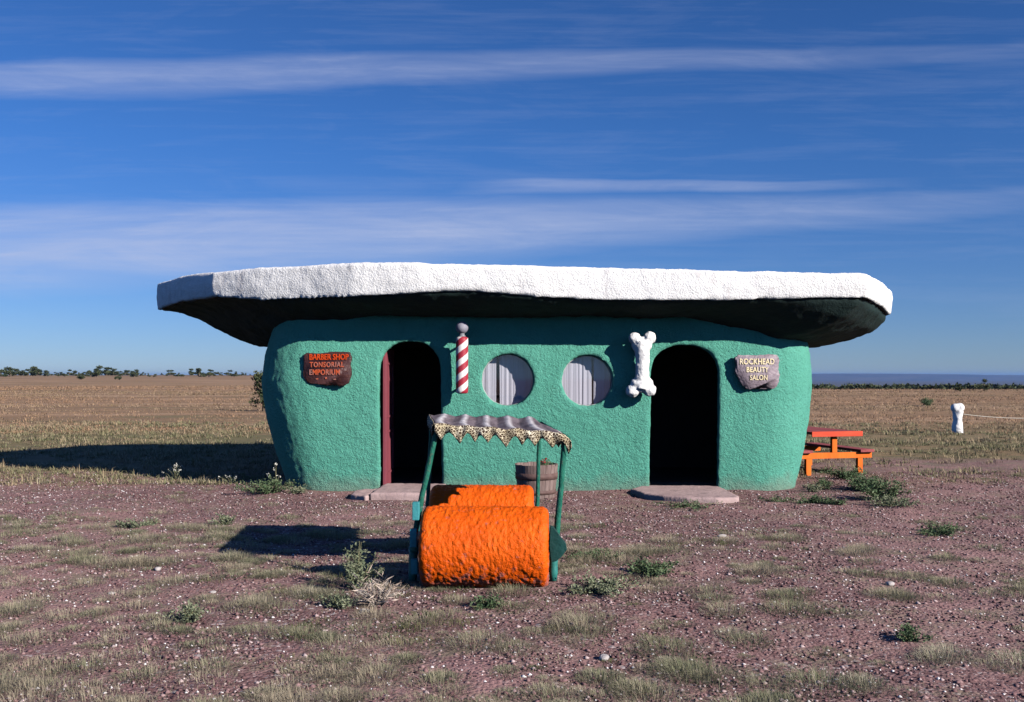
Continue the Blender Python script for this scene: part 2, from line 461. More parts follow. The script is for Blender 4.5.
# ------------------------------------------------------------------ hut
CX, CY, A, B, RC = .36, 16.2, 4.03, 2.36, .9
PZ = [-.2, 0, .25, .5, 1.0, 1.5, 1.9, 2.2, 2.5, 2.9]
PO = [-.46, -.40, -.305, -.215, -.075, 0, -.05, -.14, -.26, -.4]
def prof(z): return float(np.interp(z, PZ, PO))
def plan(t, off=0., r=RC):
    """rounded rectangle, t 0..1 from front middle counter-clockwise seen from above"""
    a, b = A+off, B+off; r = max(.3, r+off)
    ang = 2*math.pi*t-math.pi/2
    dx, dy = math.cos(ang), math.sin(ang)
    lx, ly = a-r, b-r
    # support-point parametrisation keeps the corners evenly sampled
    k = 12
    sx = math.copysign(abs(dx)**.35, dx)*lx if abs(dx) > 1e-9 else 0
    sy = math.copysign(abs(dy)**.35, dy)*ly if abs(dy) > 1e-9 else 0
    return CX+sx+dx*r, CY+sy+dy*r
def wall_front(x, z):
    a, b = A+prof(z), B+prof(z); best = CY-b
    lx = a-RC
    u = abs(x-CX)-lx
    if u > 0: best += RC-math.sqrt(max(0, RC*RC-u*u))
    return best

hut = thing('cave_shop_building', (CX, CY, 0), 'green stucco cave like building under a thick white slab roof, with two arched doorways', 'building')

def rrect(off, nseg=14):
    pts = []
    for q_, (sx, sy) in enumerate(((1, -1), (1, 1), (-1, 1), (-1, -1))):
        of = off*(.62 if sx > 0 else 1.)            # the right end leans in less than the left
        a, b = A+of, B+of*(.5 if sy < 0 else 1.); r = max(.25, RC+min(0, of)*.6); lx, ly = a-r, b-r
        for i in range(nseg+1):
            t = -math.pi/2+q_*math.pi/2+i/nseg*math.pi/2
            pts.append((CX+sx*lx+r*math.cos(t), CY+sy*ly+r*math.sin(t)))
    # subdivide the straight runs
    out = []
    for p, q_ in zip(pts, pts[1:]+pts[:1]):
        d = math.dist(p, q_); m = max(1, int(d/.25))
        for j in range(m): out.append((p[0]+(q_[0]-p[0])*j/m, p[1]+(q_[1]-p[1])*j/m))
    return out
def loft(levels, offf):
    bm = bmesh.new(); rings = []
    ref = rrect(0); cnt = len(ref)
    for z in levels:
        pts = rrect(offf(z))
        # resample to the same count by arc position
        pts = resample(pts, cnt)
        rings.append([bm.verts.new((x, y, z)) for x, y in pts])
    for a, b in zip(rings, rings[1:]):
        for i in range(cnt): bm.faces.new((a[i], a[(i+1) % cnt], b[(i+1) % cnt], b[i]))
    bm.faces.new(rings[0][::-1]); bm.faces.new(rings[-1])
    return bm
def resample(pts, n):
    P = np.array(pts+[pts[0]]); d = np.concatenate([[0], np.cumsum(np.hypot(*np.diff(P, axis=0).T))])
    t = np.linspace(0, d[-1], n, endpoint=False)
    return list(zip(np.interp(t, d, P[:, 0]), np.interp(t, d, P[:, 1])))

levels = list(np.linspace(-.2, 2.75, 26))
outer = temp(loft(levels, prof))
inner = temp(loft(list(np.linspace(.0, 2.6, 8)), lambda z: -.36+.6*min(0, prof(z))))
def arch(x0, x1, z0, zt, rise, wob=0):
    c = (x0+x1)/2; w = (x1-x0)/2; pts = [(x0, z0), (x1, z0)]
    for i in range(25):
        t = i/24*math.pi
        pts.append((c+w*math.copysign(abs(math.cos(t))**.85, math.cos(t)), zt-rise+rise*math.sin(t)**.9))
    return pts
LD = (-1.84, -.985); RD = (1.925, 2.86)
WIN = [(-.062, 1.545, .36), (1.045, 1.535, .352)]
cut = bmesh.new()
prism(cut, arch(*LD, -.05, 2.08, .42), 13.2, 14.9)
prism(cut, arch(*RD, -.05, 2.03, .40), 13.2, 14.9)
for wx, wz, wr in WIN:
    prism(cut, [(wx+wr*math.cos(2*math.pi*i/48), wz+wr*math.sin(2*math.pi*i/48)) for i in range(48)], 13.2, 14.9)
cutter = temp(cut)
for c_ in (inner, cutter):
    m = outer.modifiers.new('b', 'BOOLEAN'); m.object = c_; m.operation = 'DIFFERENCE'; m.solver = 'EXACT'
remesh(outer, .032, 3, ((.9, .016), (.2, .012), (.07, .019)))
wm = bake(outer)
for c_ in (inner, cutter): bpy.data.objects.remove(c_)
obj('wall', wm, M['green'], hut)

# floor and dark lining inside
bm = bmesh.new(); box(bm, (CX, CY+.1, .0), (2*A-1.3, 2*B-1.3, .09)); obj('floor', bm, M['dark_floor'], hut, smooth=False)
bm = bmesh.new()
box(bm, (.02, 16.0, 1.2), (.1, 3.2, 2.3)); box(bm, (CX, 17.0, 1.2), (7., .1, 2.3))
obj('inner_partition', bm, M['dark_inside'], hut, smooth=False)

# roof: rim points (x, y, z top, z bottom) from the left corner along the front, right corner, and round the back
RIM = [(-5.66, 15.95, 3.075, 2.66), (-5.0, 14.95, 3.085, 2.70), (-4.17, 13.95, 3.055, 2.70), (-3.45, 13.62, 3.07, 2.635), (-2.1, 13.15, 3.085, 2.64), (-1.2, 13.05, 3.07, 2.685), (-.6, 13.05, 3.055, 2.71),
       (.3, 13.05, 3.04, 2.635), (1.2, 13.1, 3.02, 2.585), (2.4, 13.1, 2.995, 2.60), (3.6, 13.15, 2.96, 2.61), (4.68, 13.2, 2.955, 2.635),
       (5.35, 14.4, 2.95, 2.60), (5.98, 15.75, 2.945, 2.555), (6.02, 16.5, 2.94, 2.55), (5.8, 18.2, 2.94, 2.56), (4.9, 19.2, 2.96, 2.56), (2.5, 19.5, 3.0, 2.58), (0, 19.6, 3.03, 2.6), (-2.5, 19.5, 3.05, 2.6), (-4.6, 18.9, 3.06, 2.62), (-5.4, 17.6, 3.07, 2.64)]
def rim_fine(per=6):
    out = []; n = len(RIM)
    for i in range(n):
        p0, p1, p2, p3 = (np.array(RIM[(i+j-1) % n]) for j in range(4))
        for k in range(per):
            t = k/per
            cr = .5*((2*p1)+(-p0+p2)*t+(2*p0-5*p1+4*p2-p3)*t*t+(-p0+3*p1-3*p2+p3)*t**3)
            ln = p1*(1-t)+p2*t
            out.append(ln*.92+cr*.08)            # faceted, only slightly rounded
    return out
rf = rim_fine()
rc = np.array((.3, 16.2))
def roof_ring(bm, s, zf): return [bm.verts.new((rc[0]+(p[0]-rc[0])*s, rc[1]+(p[1]-rc[1])*s, zf(p))) for p in rf]
def stitch(bm, rings):
    n = len(rings[0])
    for a, b in zip(rings, rings[1:]):
        for i in range(n): bm.faces.new((a[i], a[(i+1) % n], b[(i+1) % n], b[i]))
    bm.faces.new(rings[0]); bm.faces.new(rings[-1])
bm = bmesh.new()
stitch(bm, [roof_ring(bm, .9, lambda p: p[3]+.06), roof_ring(bm, .998, lambda p: p[3]), roof_ring(bm, 1.002, lambda p: (p[2]+p[3])/2), roof_ring(bm, .999, lambda p: p[2]-.012),
            roof_ring(bm, .985, lambda p: p[2]+.008), roof_ring(bm, .6, lambda p: p[2]+.05), roof_ring(bm, .2, lambda p: p[2]+.08)])
o = temp(bm); remesh(o, .03, 1, ((.8, .05), (.16, .014), (.06, .018)))
roof = obj('roof', bake(o), M['white'], hut)
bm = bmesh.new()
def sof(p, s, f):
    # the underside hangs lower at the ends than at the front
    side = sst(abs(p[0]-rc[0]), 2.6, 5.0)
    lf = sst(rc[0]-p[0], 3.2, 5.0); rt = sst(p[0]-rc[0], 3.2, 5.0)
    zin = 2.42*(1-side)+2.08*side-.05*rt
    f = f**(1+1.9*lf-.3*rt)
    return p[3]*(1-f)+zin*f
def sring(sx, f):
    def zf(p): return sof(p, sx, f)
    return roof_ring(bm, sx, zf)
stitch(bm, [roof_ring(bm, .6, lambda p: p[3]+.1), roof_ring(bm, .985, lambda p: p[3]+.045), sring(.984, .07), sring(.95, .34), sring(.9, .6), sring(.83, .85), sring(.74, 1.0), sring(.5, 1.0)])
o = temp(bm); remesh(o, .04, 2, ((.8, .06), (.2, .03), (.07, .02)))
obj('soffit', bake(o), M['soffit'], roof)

# open maroon door in the left doorway
d = obj('door', (lambda bm: (box(bm, (-1.785, 14.48, 1.02), (.045, .96, 1.95)), bevel(bm, .006), bm)[2])(bmesh.new()), M['maroon'], hut, smooth=False)
bm = bmesh.new()
for zc, hh in ((.52, .62), (1.40, .78)):
    for y0, y1, z0, z1 in ((14.07, 14.77, zc-hh/2, zc-hh/2+.03), (14.07, 14.77, zc+hh/2-.03, zc+hh/2), (14.07, 14.10, zc-hh/2+.03, zc+hh/2-.03), (14.74, 14.77, zc-hh/2+.03, zc+hh/2-.03)):
        box(bm, (-1.757, (y0+y1)/2, (z0+z1)/2), (.012, y1-y0, z1-z0))
obj('moulding', bm, M['maroon'], d, smooth=False)

# windows
for wi, (wx, wz, wr) in enumerate(WIN):
    yy = wall_front(wx, wz)
    fr = bmesh.new(); seg = 64; rr = wr-.004
    rings = []
    for (r_, y_) in ((rr+.03, yy+.19), (rr+.03, yy+.12), (rr-.002, yy+.115), (rr-.006, yy+.19)):
        rings.append([fr.verts.new((wx+r_*math.cos(2*math.pi*k/seg), y_, wz+r_*math.sin(2*math.pi*k/seg))) for k in range(seg)])
    rings.append(rings[0])
    for a, b in zip(rings, rings[1:]):
        for k in range(seg): fr.faces.new((a[k], a[(k+1) % seg], b[(k+1) % seg], b[k]))
    w = obj('window', fr, M['frame_paint'], hut)
    bm = bmesh.new(); prism(bm, [(wx+(rr-.004)*math.cos(2*math.pi*k/seg), wz+(rr-.004)*math.sin(2*math.pi*k/seg)) for k in range(seg)], yy+.150, yy+.156)
    obj('pane', bm, M['glass'], w, smooth=False)
    spans = ((-.42, -.16), (-.115, .44)) if wi == 0 else ((-.44, .07), (.105, .44))
    for (u0, u1) in spans:
        bm = bmesh.new(); nn = 120; top = []; bot = []
        for i in range(nn+1):
            u = u0+(u1-u0)*i/nn
            yv = yy+(.215 if wi == 0 else .19)+.0032*math.sin(u*80+2.3*math.sin(u*14+wi))+.0008*math.sin(u*190)
            top.append(bm.verts.new((wx+u, yv, wz+.48))); bot.append(bm.verts.new((wx+u+.008*math.sin(u*40), yv+.004*math.sin(u*70), wz-.48)))
        for i in range(nn): bm.faces.new((top[i], top[i+1], bot[i+1], bot[i]))
        obj('curtain', bm, M['curtain'], w)
    bm = bmesh.new(); tube(bm, [(wx-.5, yy+.29, wz+.485), (wx+.5, yy+.29, wz+.485)], .01, 8); obj('curtain_rod', bm, M['metal'], w)

# ------------------------------------------------------------------ signs, pole, bone
def text_mesh(body, size, wx=1.0, ext=.006, shear=0, sp=1.0):
    cu = bpy.data.curves.new('lettering', 'FONT'); cu.body = body; cu.size = size; cu.align_x = 'CENTER'; cu.align_y = 'CENTER'
    cu.extrude = ext; cu.offset = .0022; cu.shear = shear; cu.space_character = sp; cu.resolution_u = 3
    o = bpy.data.objects.new('lettering', cu); COL.objects.link(o)
    me = bake(o)
    # stand it up: text xy -> local x z, facing -y
    me.transform(Matrix.Rotation(math.pi/2, 4, 'X') @ Matrix.Diagonal((wx, 1, 1, 1)))
    return me
def board(outline, th, mat, root):
    bm = bmesh.new()
    pts = []
    for i, p in enumerate(outline):
        q_ = outline[(i+1) % len(outline)]
        for k in range(4):
            t = k/4; pts.append((p[0]*(1-t)+q_[0]*t+random.uniform(-.006, .006), p[1]*(1-t)+q_[1]*t+random.uniform(-.006, .006)))
    prism(bm, pts, -th, 0)
    fe = [e for e in bm.edges if all(abs(v.co.y+th) < 1e-5 for v in e.verts)]
    bmesh.ops.bevel(bm, geom=fe, offset=.014, segments=3, profile=.6, affect='EDGES', clamp_overlap=True)
    return obj('board', bm, mat, root, local=True)
def sign(name, px, py, wpx, rot, label, outline, mat, lines, th=.045):
    X = (px-512)*13.8/F; z = EYE-(py-HZ)*13.8/F
    Y = wall_front(X, z)-.035
    r = thing(name, (X, Y, z), label, 'sign'); r.rotation_euler = (0, 0, rot)
    board(outline, th, mat, r)
    for body, size, wx, dx, dz, m, sp in lines:
        me = text_mesh(body, size, wx, sp=sp); me.transform(Matrix.Translation((dx, -th-.004, dz)))
        obj('lettering', me, m, r, local=True, smooth=False)
    # two hidden wall plugs keep the board tied to the stucco
    for sx in (-.2, .2):
        bm = bmesh.new(); tube(bm, [(sx, -.01, .05), (sx, .12, .05)], .012, 8); obj('wall_plug', bm, M['metal'], r, local=True)
    return r
sign('shop_sign', 327.5, 368.5, 49, R(-9), 'dark brown rough edged board with orange lettering hung left of the open maroon door', [(-.335, .17), (-.30, .215), (-.18, .205), (0, .225), (.2, .235), (.32, .225), (.345, .16), (.335, .04), (.345, -.08), (.31, -.20), (.22, -.24), (.08, -.225), (0, -.235), (-.1, -.205), (-.22, -.215), (-.30, -.17), (-.345, -.09), (-.33, .02)],
     M['sign_brown'],
     [('BARBER SHOP', .112, .80, .03, .155, M['let_orange'], 1.0), ('TONSORIAL', .098, .80, .0, .05, M['let_worn'], 1.18), ('EMPORIUM', .105, .80, -.03, -.055, M['let_worn'], 1.1),
      ('-', .11, 1.0, -.14, -.135, M['let_worn'], 1), ('-', .11, 1.0, .115, -.14, M['let_worn'], 1), ('\u2022', .09, 1.0, -.01, -.135, M['let_worn'], 1)])
sign('shop_sign', 756.5, 372, 46, R(6), 'mauve rock shaped board with cream lettering hung right of the dark right doorway', [(-.315, .20), (-.26, .235), (0, .225), (.16, .24), (.29, .235), (.315, .17), (.295, .05), (.32, -.04), (.30, -.16), (.25, -.225), (.1, -.235), (-.02, -.22), (-.13, -.235), (-.22, -.17), (-.27, -.06), (-.31, 0), (-.295, .1)],
     M['sign_mauve'],
     [('ROCKHEAD', .112, .82, -.005, .14, M['let_cream'], 1.0), ('BEAUTY', .102, .82, .0, .03, M['let_cream'], 1.05), ('SALON', .098, .80, .02, -.08, M['let_faint'], 1.02)])

# barber pole
Xb = (462-512)*13.62/F
bp = thing('barber_pole', (Xb, 13.62, 1.36), 'red and white spiral barber pole with a shade-grey ball on top beside the left doorway', 'barber pole')
bm = bmesh.new(); lathe(bm, [(.055, 0), (.082, .012), (.084, .05), (.084, .72), (.082, .76), (.05, .775)], (0, 0, 0), 28)
obj('striped_column', bm, M['barber'], bp, local=True)
bm = bmesh.new(); lathe(bm, [(.045, .77), (.05, .785), (.035, .8), (.035, .83)], (0, 0, 0), 20); obj('collar', bm, M['metal'], bp, local=True)
bm = bmesh.new(); bmesh.ops.create_uvsphere(bm, u_segments=24, v_segments=16, radius=.086, matrix=Matrix.Translation((0, 0, .90))); obj('ball', bm, plain('shaded_ball', (.2, .19, .24), (.28, .27, .32), 6, .5), bp, local=True)  # the ball's grey carries the eave shade in its colour
for zb in (.1, .68):
    bm = bmesh.new(); tube(bm, [(0, .06, zb), (0, .22+.06*(zb > .5)+.04, zb)], .018, 10); obj('bracket', bm, M['metal'], bp, local=True)

# bone
bc = at(641, 365, 13.67)
bm = bmesh.new()
def ball(c, r): bmesh.ops.create_icosphere(bm, subdivisions=3, radius=r, matrix=Matrix.Translation(c))
def bpt(px, py): return at(px, py, 13.67)
tube(bm, [bpt(641.5, 341), bpt(642.5, 360), bpt(642, 375), bpt(640.5, 389)], [.11, .094, .094, .115], 20)
for px, py, r_ in ((634, 338.5, .085), (649.5, 338, .088), (632.5, 391, .092), (649.5, 390, .092), (638, 345, .088), (646, 345, .088), (637, 384, .095), (646, 384, .095), (642, 341, .07), (641, 388, .075)):
    ball(bpt(px, py), r_)
o = temp(bm); remesh(o, .014, 5, ((.12, .03), (.05, .02)))
bone = obj('bone_ornament', bake(o), M['bone'], loc=bc)
tag(bone, 'big white plaster bone fixed upright to the wall beside the right doorway', 'bone')
for z_ in (1.95, 1.55):
    bm = bmesh.new(); tube(bm, [(bc.x, 13.67, z_), (bc.x, wall_front(bc.x, z_)+.06, z_)], .02, 10); obj('mounting_rod', bm, M['metal'], bone)

# ------------------------------------------------------------------ steps
def slab(name, outline, z0, z1, mat, label, cat, rough=.01):
    bm = bmesh.new()
    v0 = [bm.verts.new((x, y, z0)) for x, y in outline]; v1 = [bm.verts.new((x, y, z1)) for x, y in outline]
    n = len(outline); bm.faces.new(v0[::-1]); bm.faces.new(v1)
    for i in range(n): bm.faces.new((v0[i], v0[(i+1) % n], v1[(i+1) % n], v1[i]))
    o = temp(bm); remesh(o, .022, 3, ((.3, rough*2), (.06, rough)))
    c = sum((Vector((x, y, 0)) for x, y in outline), Vector())/n; c.z = z0
    return tag(obj(name, bake(o), mat, loc=c), label, cat)
slab('concrete_step', [(-1.85, 13.02), (-.95, 12.94), (-.9, 14.1), (-1.8, 14.15)], -.1, .085, M['concrete'], 'square concrete step in front of the open maroon door', 'step')
slab('stone_slab', [(-2.13, 13.15), (-1.9, 12.93), (-1.86, 13.0), (-1.84, 13.8), (-2.1, 13.7)], -.1, .05, M['concrete'], 'small grey flat stone against the left end of the concrete step', 'stone', .02)
rs = [(1.62+0.0, 13.67), (1.72, 13.2), (1.95, 12.9), (2.25, 12.72), (2.6, 12.64), (2.88, 12.7), (2.93, 12.9), (2.9, 14.1), (1.85, 14.15)]
slab('concrete_step', rs, -.1, .06, M['concrete'], 'rounded pinkish concrete step in front of the dark right doorway', 'step')

# ------------------------------------------------------------------ half barrel with flowers
bx_, by_ = (536.5-512)*13.1/F, 13.1
brl = thing('half_barrel', (bx_, by_, g1(bx_, by_)), 'weathered half barrel planter by the green wall behind the orange car', 'barrel')
H = .43
bm = bmesh.new(); ns = 22
for k in range(ns):
    a0 = 2*math.pi*(k+.03)/ns; a1 = 2*math.pi*(k+.97)/ns; dz = random.uniform(-.006, .006)
    pr = [(.235, 0), (.262, .2), (.282, H+dz)]; vo = []; vi = []
    for r_, z in pr:
        vo.append([bm.verts.new((r_*math.cos(a), r_*math.sin(a), z)) for a in (a0, (a0+a1)/2, a1)])
        vi.append([bm.verts.new(((r_-.025)*math.cos(a), (r_-.025)*math.sin(a), z)) for a in (a0, (a0+a1)/2, a1)])
    for i in range(2):
        for j in range(2):
            bm.faces.new((vo[i][j], vo[i][j+1], vo[i+1][j+1], vo[i+1][j])); bm.faces.new((vi[i][j], vi[i+1][j], vi[i+1][j+1], vi[i][j+1]))
        bm.faces.new((vo[i][0], vo[i+1][0], vi[i+1][0], vi[i][0])); bm.faces.new((vo[i][2], vi[i][2], vi[i+1][2], vo[i+1][2]))
    for j in range(2):
        bm.faces.new((vo[2][j], vo[2][j+1], vi[2][j+1], vi[2][j])); bm.faces.new((vo[0][j], vi[0][j], vi[0][j+1], vo[0][j+1]))
obj('staves', bm, M['barrel'], brl, local=True, smooth=False)
for z0, z1, r0, r1 in ((.05, .1, .246, .252), (.24, .32, .270, .275)):
    bm = bmesh.new(); lathe(bm, [(r0, z0), (r0+.006, z0), (r1+.006, z1), (r1, z1)], (0, 0, 0), 44)
    for f in [f for f in bm.faces if len(f.verts) > 4]: bm.faces.remove(f)
    obj('hoop', bm, M['hoop'], brl, local=True)
bm = bmesh.new(); lathe(bm, [(.2, .3), (.25, .36), (.1, .385)], (0, 0, 0), 24); obj('soil', bm, M['soil'], brl, local=True)

# ------------------------------------------------------------------ leaves and plants
def set_tint(me, vals_per_vert):
    a = me.attributes.new('tint', 'FLOAT', 'POINT'); a.data.foreach_set('value', np.asarray(vals_per_vert, np.float32))
def leaves_mesh(C, size, tint, up=.3, rng=RNG, aspect=2.2):
    """one folded diamond per centre; C (n,3)"""
    n = len(C); d = rng.normal(size=(n, 3)); d[:, 2] = np.abs(d[:, 2])*up*2+up*.2; d /= np.linalg.norm(d, axis=1)[:, None]
    e = rng.normal(size=(n, 3)); s = np.cross(d, e); s /= np.linalg.norm(s, axis=1)[:, None]
    L = (np.asarray(size)*rng.uniform(.6, 1.3, n))[:, None]; W = L/aspect
    V = np.stack([C, C+d*L*.5+s*W*.5, C+d*L, C+d*L*.5-s*W*.5], 1).reshape(-1, 3)
    idx = np.arange(n*4); me = np_mesh('leaves', V, np.full(n, 4), idx)
    set_tint(me, np.repeat(tint, 4)); return me
def blades_mesh(P, Hh, az, lean, W, tint):
    """curved grass blades: quad + tip triangle"""
    n = len(P); ld = np.stack([np.cos(az), np.sin(az), np.zeros(n)], 1); sd = np.stack([-np.sin(az), np.cos(az), np.zeros(n)], 1)
    Hh = Hh[:, None]; W = W[:, None]; lean = lean[:, None]; z = np.array([[0, 0, 1.]])
    mid = P+z*Hh*.58+ld*lean*Hh*.35; tip = P+z*Hh*(1-.25*lean)+ld*lean*Hh
    V = np.stack([P-sd*W, P+sd*W, mid+sd*W*.7, mid-sd*W*.7, tip], 1).reshape(-1, 3)
    b = np.arange(n)[:, None]*5
    idx = np.concatenate([b+np.array([[0, 1, 2, 3]]), b+np.array([[3, 2, 4]])], 1).reshape(-1)
    me = np_mesh('blades', V, np.tile([4, 3], n), idx)
    set_tint(me, np.repeat(tint, 5)); return me

def weed(name, loc, h, r, label, cat='weed', mat='weed', nst=9, nl=26, leaf=.05, group=None, flowers=None, spread=1.0, stemr=.004):
    t = thing(name, loc, label, cat, group)
    bm = bmesh.new(); C = []; fl = []
    for s in range(nst):
        a = random.uniform(0, 6.28); k = random.uniform(.15, 1)
        tip = Vector((math.cos(a)*r*k*spread, math.sin(a)*r*k*spread, h*(1-.45*k)*random.uniform(.7, 1.05)))
        b0 = Vector((math.cos(a)*r*.12, math.sin(a)*r*.12, -.01)); m_ = b0*.4+tip*.5+Vector((0, 0, h*.12))
        tube(bm, [b0, m_, tip], [stemr, stemr*.8, stemr*.4], 5)
        for i in range(nl):
            u = random.uniform(.12, 1)
            p = (b0*(1-u)**2+m_*2*u*(1-u)+tip*u*u)+Vector((random.gauss(0, 1), random.gauss(0, 1), random.gauss(0, .6)))*leaf*.45
            C.append(p)
        fl.append(tip)
    C = np.array([tuple(p) for p in C]); C = np.concatenate([C, C+RNG.normal(0, leaf*.3, C.shape)]); C[:, 2] = np.maximum(C[:, 2], .005)
    obj('stem', bm, M['stem'] if mat != 'straw' else M['rope'], t, local=True)
    obj('foliage', leaves_mesh(C, leaf*(1.5 if mat == 'straw' else .62), RNG.uniform(0, 1, len(C)), aspect=11 if mat == 'straw' else 2.4), M[mat], t, local=True, smooth=False)
    if flowers:
        F_ = np.concatenate([np.array([tuple(p)])+RNG.normal(0, leaf*.3, (9, 3)) for p in (fl[:3] if flowers == 'flower_red' else fl)])
        obj('blossom', leaves_mesh(F_, leaf*.55, RNG.uniform(0, 1, len(F_)), aspect=1.2), M[flowers], t, local=True, smooth=False)
    return t

weed('flowering_plant', (bx_+.12, by_-.04, brl.location.z+.36), .14, .17, 'low dark green plant with small red flowers growing in the half barrel', 'plant', 'weed', 8, 16, .05, flowers='flower_red')

W = [ # px, py, height, radius, mat, stems, leaves, leaf size, name, category, label
 (354, 590, .40, .26, 'sage', 15, 42, .046, 'tall grey green weed rising before the car shadow left of the orange roller', 'weed'),
 (376, 606, .20, .24, 'straw', 22, 10, .05, 'pale dead stalks in a tangle just below the tall grey green weed', 'dead weed'),
 (268, 493, .20, .55, 'weed', 18, 40, .06, 'leafy green clump growing at the left foot of the green wall', 'weed'),
 (296, 493, .12, .32, 'sage', 9, 24, .05, 'small grey green clump against the wall under the dark brown board', 'weed'),
 (884, 500, .30, .45, 'weed', 24, 46, .06, 'largest dark green clump in front of the picnic table', 'weed'),
 (846, 479, .2, .5, 'weed', 18, 40, .06, 'green clump under the right bench of the picnic table', 'weed'),
 (826, 489, .16, .24, 'weed', 10, 28, .05, 'small green clump between the right wall end and the picnic table', 'weed'),
 (808, 503, .10, .35, 'weed', 12, 30, .05, 'flat green clump at the right foot of the green wall', 'weed'),
 (778, 502, .06, .28, 'weed', 10, 26, .04, 'thin flat green mat along the wall under the mauve board', 'weed'),
 (652, 574, .11, .28, 'weed', 16, 46, .045, 'dark green mound in the gravel below the right doorway step', 'weed'),
 (597, 592, .10, .36, 'sage', 18, 44, .045, 'broad grey green mound just right of the orange front roller', 'weed'),
 (588, 559, .06, .34, 'weed', 12, 30, .04, 'low flat green patch behind the broad mound right of the car', 'weed'),
 (940, 535, .10, .36, 'weed', 14, 36, .05, 'green clump alone at the far right of the gravel yard', 'weed'),
 (910, 641, .10, .13, 'weed', 12, 34, .035, 'bright green tuft near the lower right corner of the yard', 'weed'),
 (187, 622, .13, .15, 'sage', 14, 26, .04, 'spiky grey green tuft in the gravel of the lower left', 'weed'),
 (137, 527, .08, .34, 'sage', 12, 30, .045, 'grey green clump far left in the red gravel strip', 'weed'),
 (225, 525, .12, .16, 'sage', 10, 26, .045, 'small grey green clump just behind the tip of the car shadow', 'weed'),
 (487, 608, .07, .17, 'weed', 12, 30, .04, 'low green patch on the gravel in front of the orange front roller', 'weed'),
 (690, 507, .055, .5, 'weed', 16, 26, .045, 'thin green fringe along the front edge of the rounded step', 'weed'),
 (338, 608, .09, .15, 'sage', 10, 26, .045, 'low grey green tuft left of the pale dead stalks', 'weed'),
 (866, 491, .22, .4, 'weed', 20, 44, .06, 'dark green clump between the right bench leg and the largest clump', 'weed'),
 (897, 506, .12, .4, 'sage', 16, 36, .05, 'low grey green fringe in front of the largest clump', 'weed'),
 (836, 505, .07, .3, 'weed', 12, 30, .045, 'low green mat in the dirt below the picnic table', 'weed'),
 (812, 492, .14, .2, 'sage', 10, 22, .045, 'pale green tuft squeezed against the right end of the green wall', 'weed'),
 (927, 406, .5, .5, 'weed', 14, 60, .11, 'round green bush in the dry grass left of the white post', 'bush'),
]
for px, py, h, r_, mt, ns_, nl_, lf, lab, cat in W:
    weed('bush' if cat == 'bush' else ('dead_weed' if mt == 'straw' else 'weed'), gp(px, py), h, r_, lab, cat, mt, ns_, nl_, lf)
weed('flower_stalk', gp(174, 480), .26, .22, 'white tipped flower stalks at the front edge of the building shadow', 'wildflower', 'sage', 8, 9, .035, flowers='flower_white')
weed('flower_stalk', gp(277, 491), .42, .16, 'tall white tipped stalks in front of the left wall corner', 'wildflower', 'sage', 4, 9, .035, flowers='flower_white')
weed('flower_stalk', gp(232, 484), .17, .2, 'short white tipped stalks between the flower stalks and the wall corner', 'wildflower', 'sage', 5, 9, .035, flowers='flower_white')

# ------------------------------------------------------------------ stones one can pick out
for px, py, r_, lab in ((890, 585, .045, 'single white stone in the gravel right of the yard'), (158, 570, .04, 'white stone in the left gravel beside grass tufts'), (722, 537, .045, 'flat pale stone in the gravel below the rounded step'),
                        (112, 594, .03, 'small pale stone lying alone near the lower left'), (603, 659, .04, 'grey stone at the bottom of the yard below the broad mound'), (213, 593, .028, 'small white pebble between tufts left of the spiky tuft'), (365, 612, .04, 'pinkish stone beside the pale dead stalks')):
    p = gp(px, py); bm = bmesh.new(); r_ *= .72; bmesh.ops.create_icosphere(bm, subdivisions=3, radius=r_)
    s = random.random()*50
    for v in bm.verts:
        v.co *= 1+.35*mnoise.noise(v.co*22+Vector((s, 0, 0))); v.co.z *= .6; v.co.x *= 1.25
    o = obj('stone', bm, M['stone']); o.location = p+Vector((0, 0, r_*.3)); o.rotation_euler = (0, 0, random.uniform(0, 6))
    tag(o, lab, 'stone')

# ------------------------------------------------------------------ orange roller car
car = thing('roller_car', (-.22, 8.2, 0), 'small open car with two rough orange rollers, green poles and a tattered leopard cloth roof', 'car')
def roller(c, half, r, yaw, seed):
    bm = bmesh.new(); nu, nv = 150, 130; rings = []
    prof_ = []
    er = .055
    for j in range(nv+1):
        t = j/nv
        prof_.append((half*(2*t-1), r))
    caps = [(half-er+er*math.sin(a), r-er+er*math.cos(a)) for a in np.linspace(0, math.pi/2, 7)]
    body = [(x, r) for x in np.linspace(-(half-er), half-er, nv)]
    left = [(-x, q_) for x, q_ in caps[::-1]]
    full = [(-half, .02), (-half, .1), (-half, .18)]+left[:-1]+body+caps[1:]+[(half, .18), (half, .1), (half, .02)]
    for x, rr in full:
        ring = []
        for k in range(nu):
            a = 2*math.pi*k/nu; p = Vector((x, rr*math.cos(a), rr*math.sin(a)))
            q_ = p+Vector((seed, 0, 0))
            d = .004*mnoise.noise(q_*7)+.0055*mnoise.noise(q_*26)+.007*mnoise.noise(q_*52)
            nrm = Vector((0, math.cos(a), math.sin(a))) if abs(x) < half-er*.6 else Vector((math.copysign(1, x), 0, 0))
            ring.append(bm.verts.new(p+nrm*d))
        rings.append(ring)
    for a, b in zip(rings, rings[1:]):
        for k in range(nu): bm.faces.new((a[k], a[(k+1) % nu], b[(k+1) % nu], b[k]))
    bm.faces.new(rings[0]); bm.faces.new(rings[-1])
    bm.transform(Matrix.Translation(c) @ Matrix.Rotation(yaw, 4, 'Z'))
    return bm
fc = Vector((-.2, 7.56, .308)); rcn = Vector((-.265, 8.92, .315))
obj('roller', roller(fc, .475, .305, R(-2.5), 3.1), M['orange'], car)
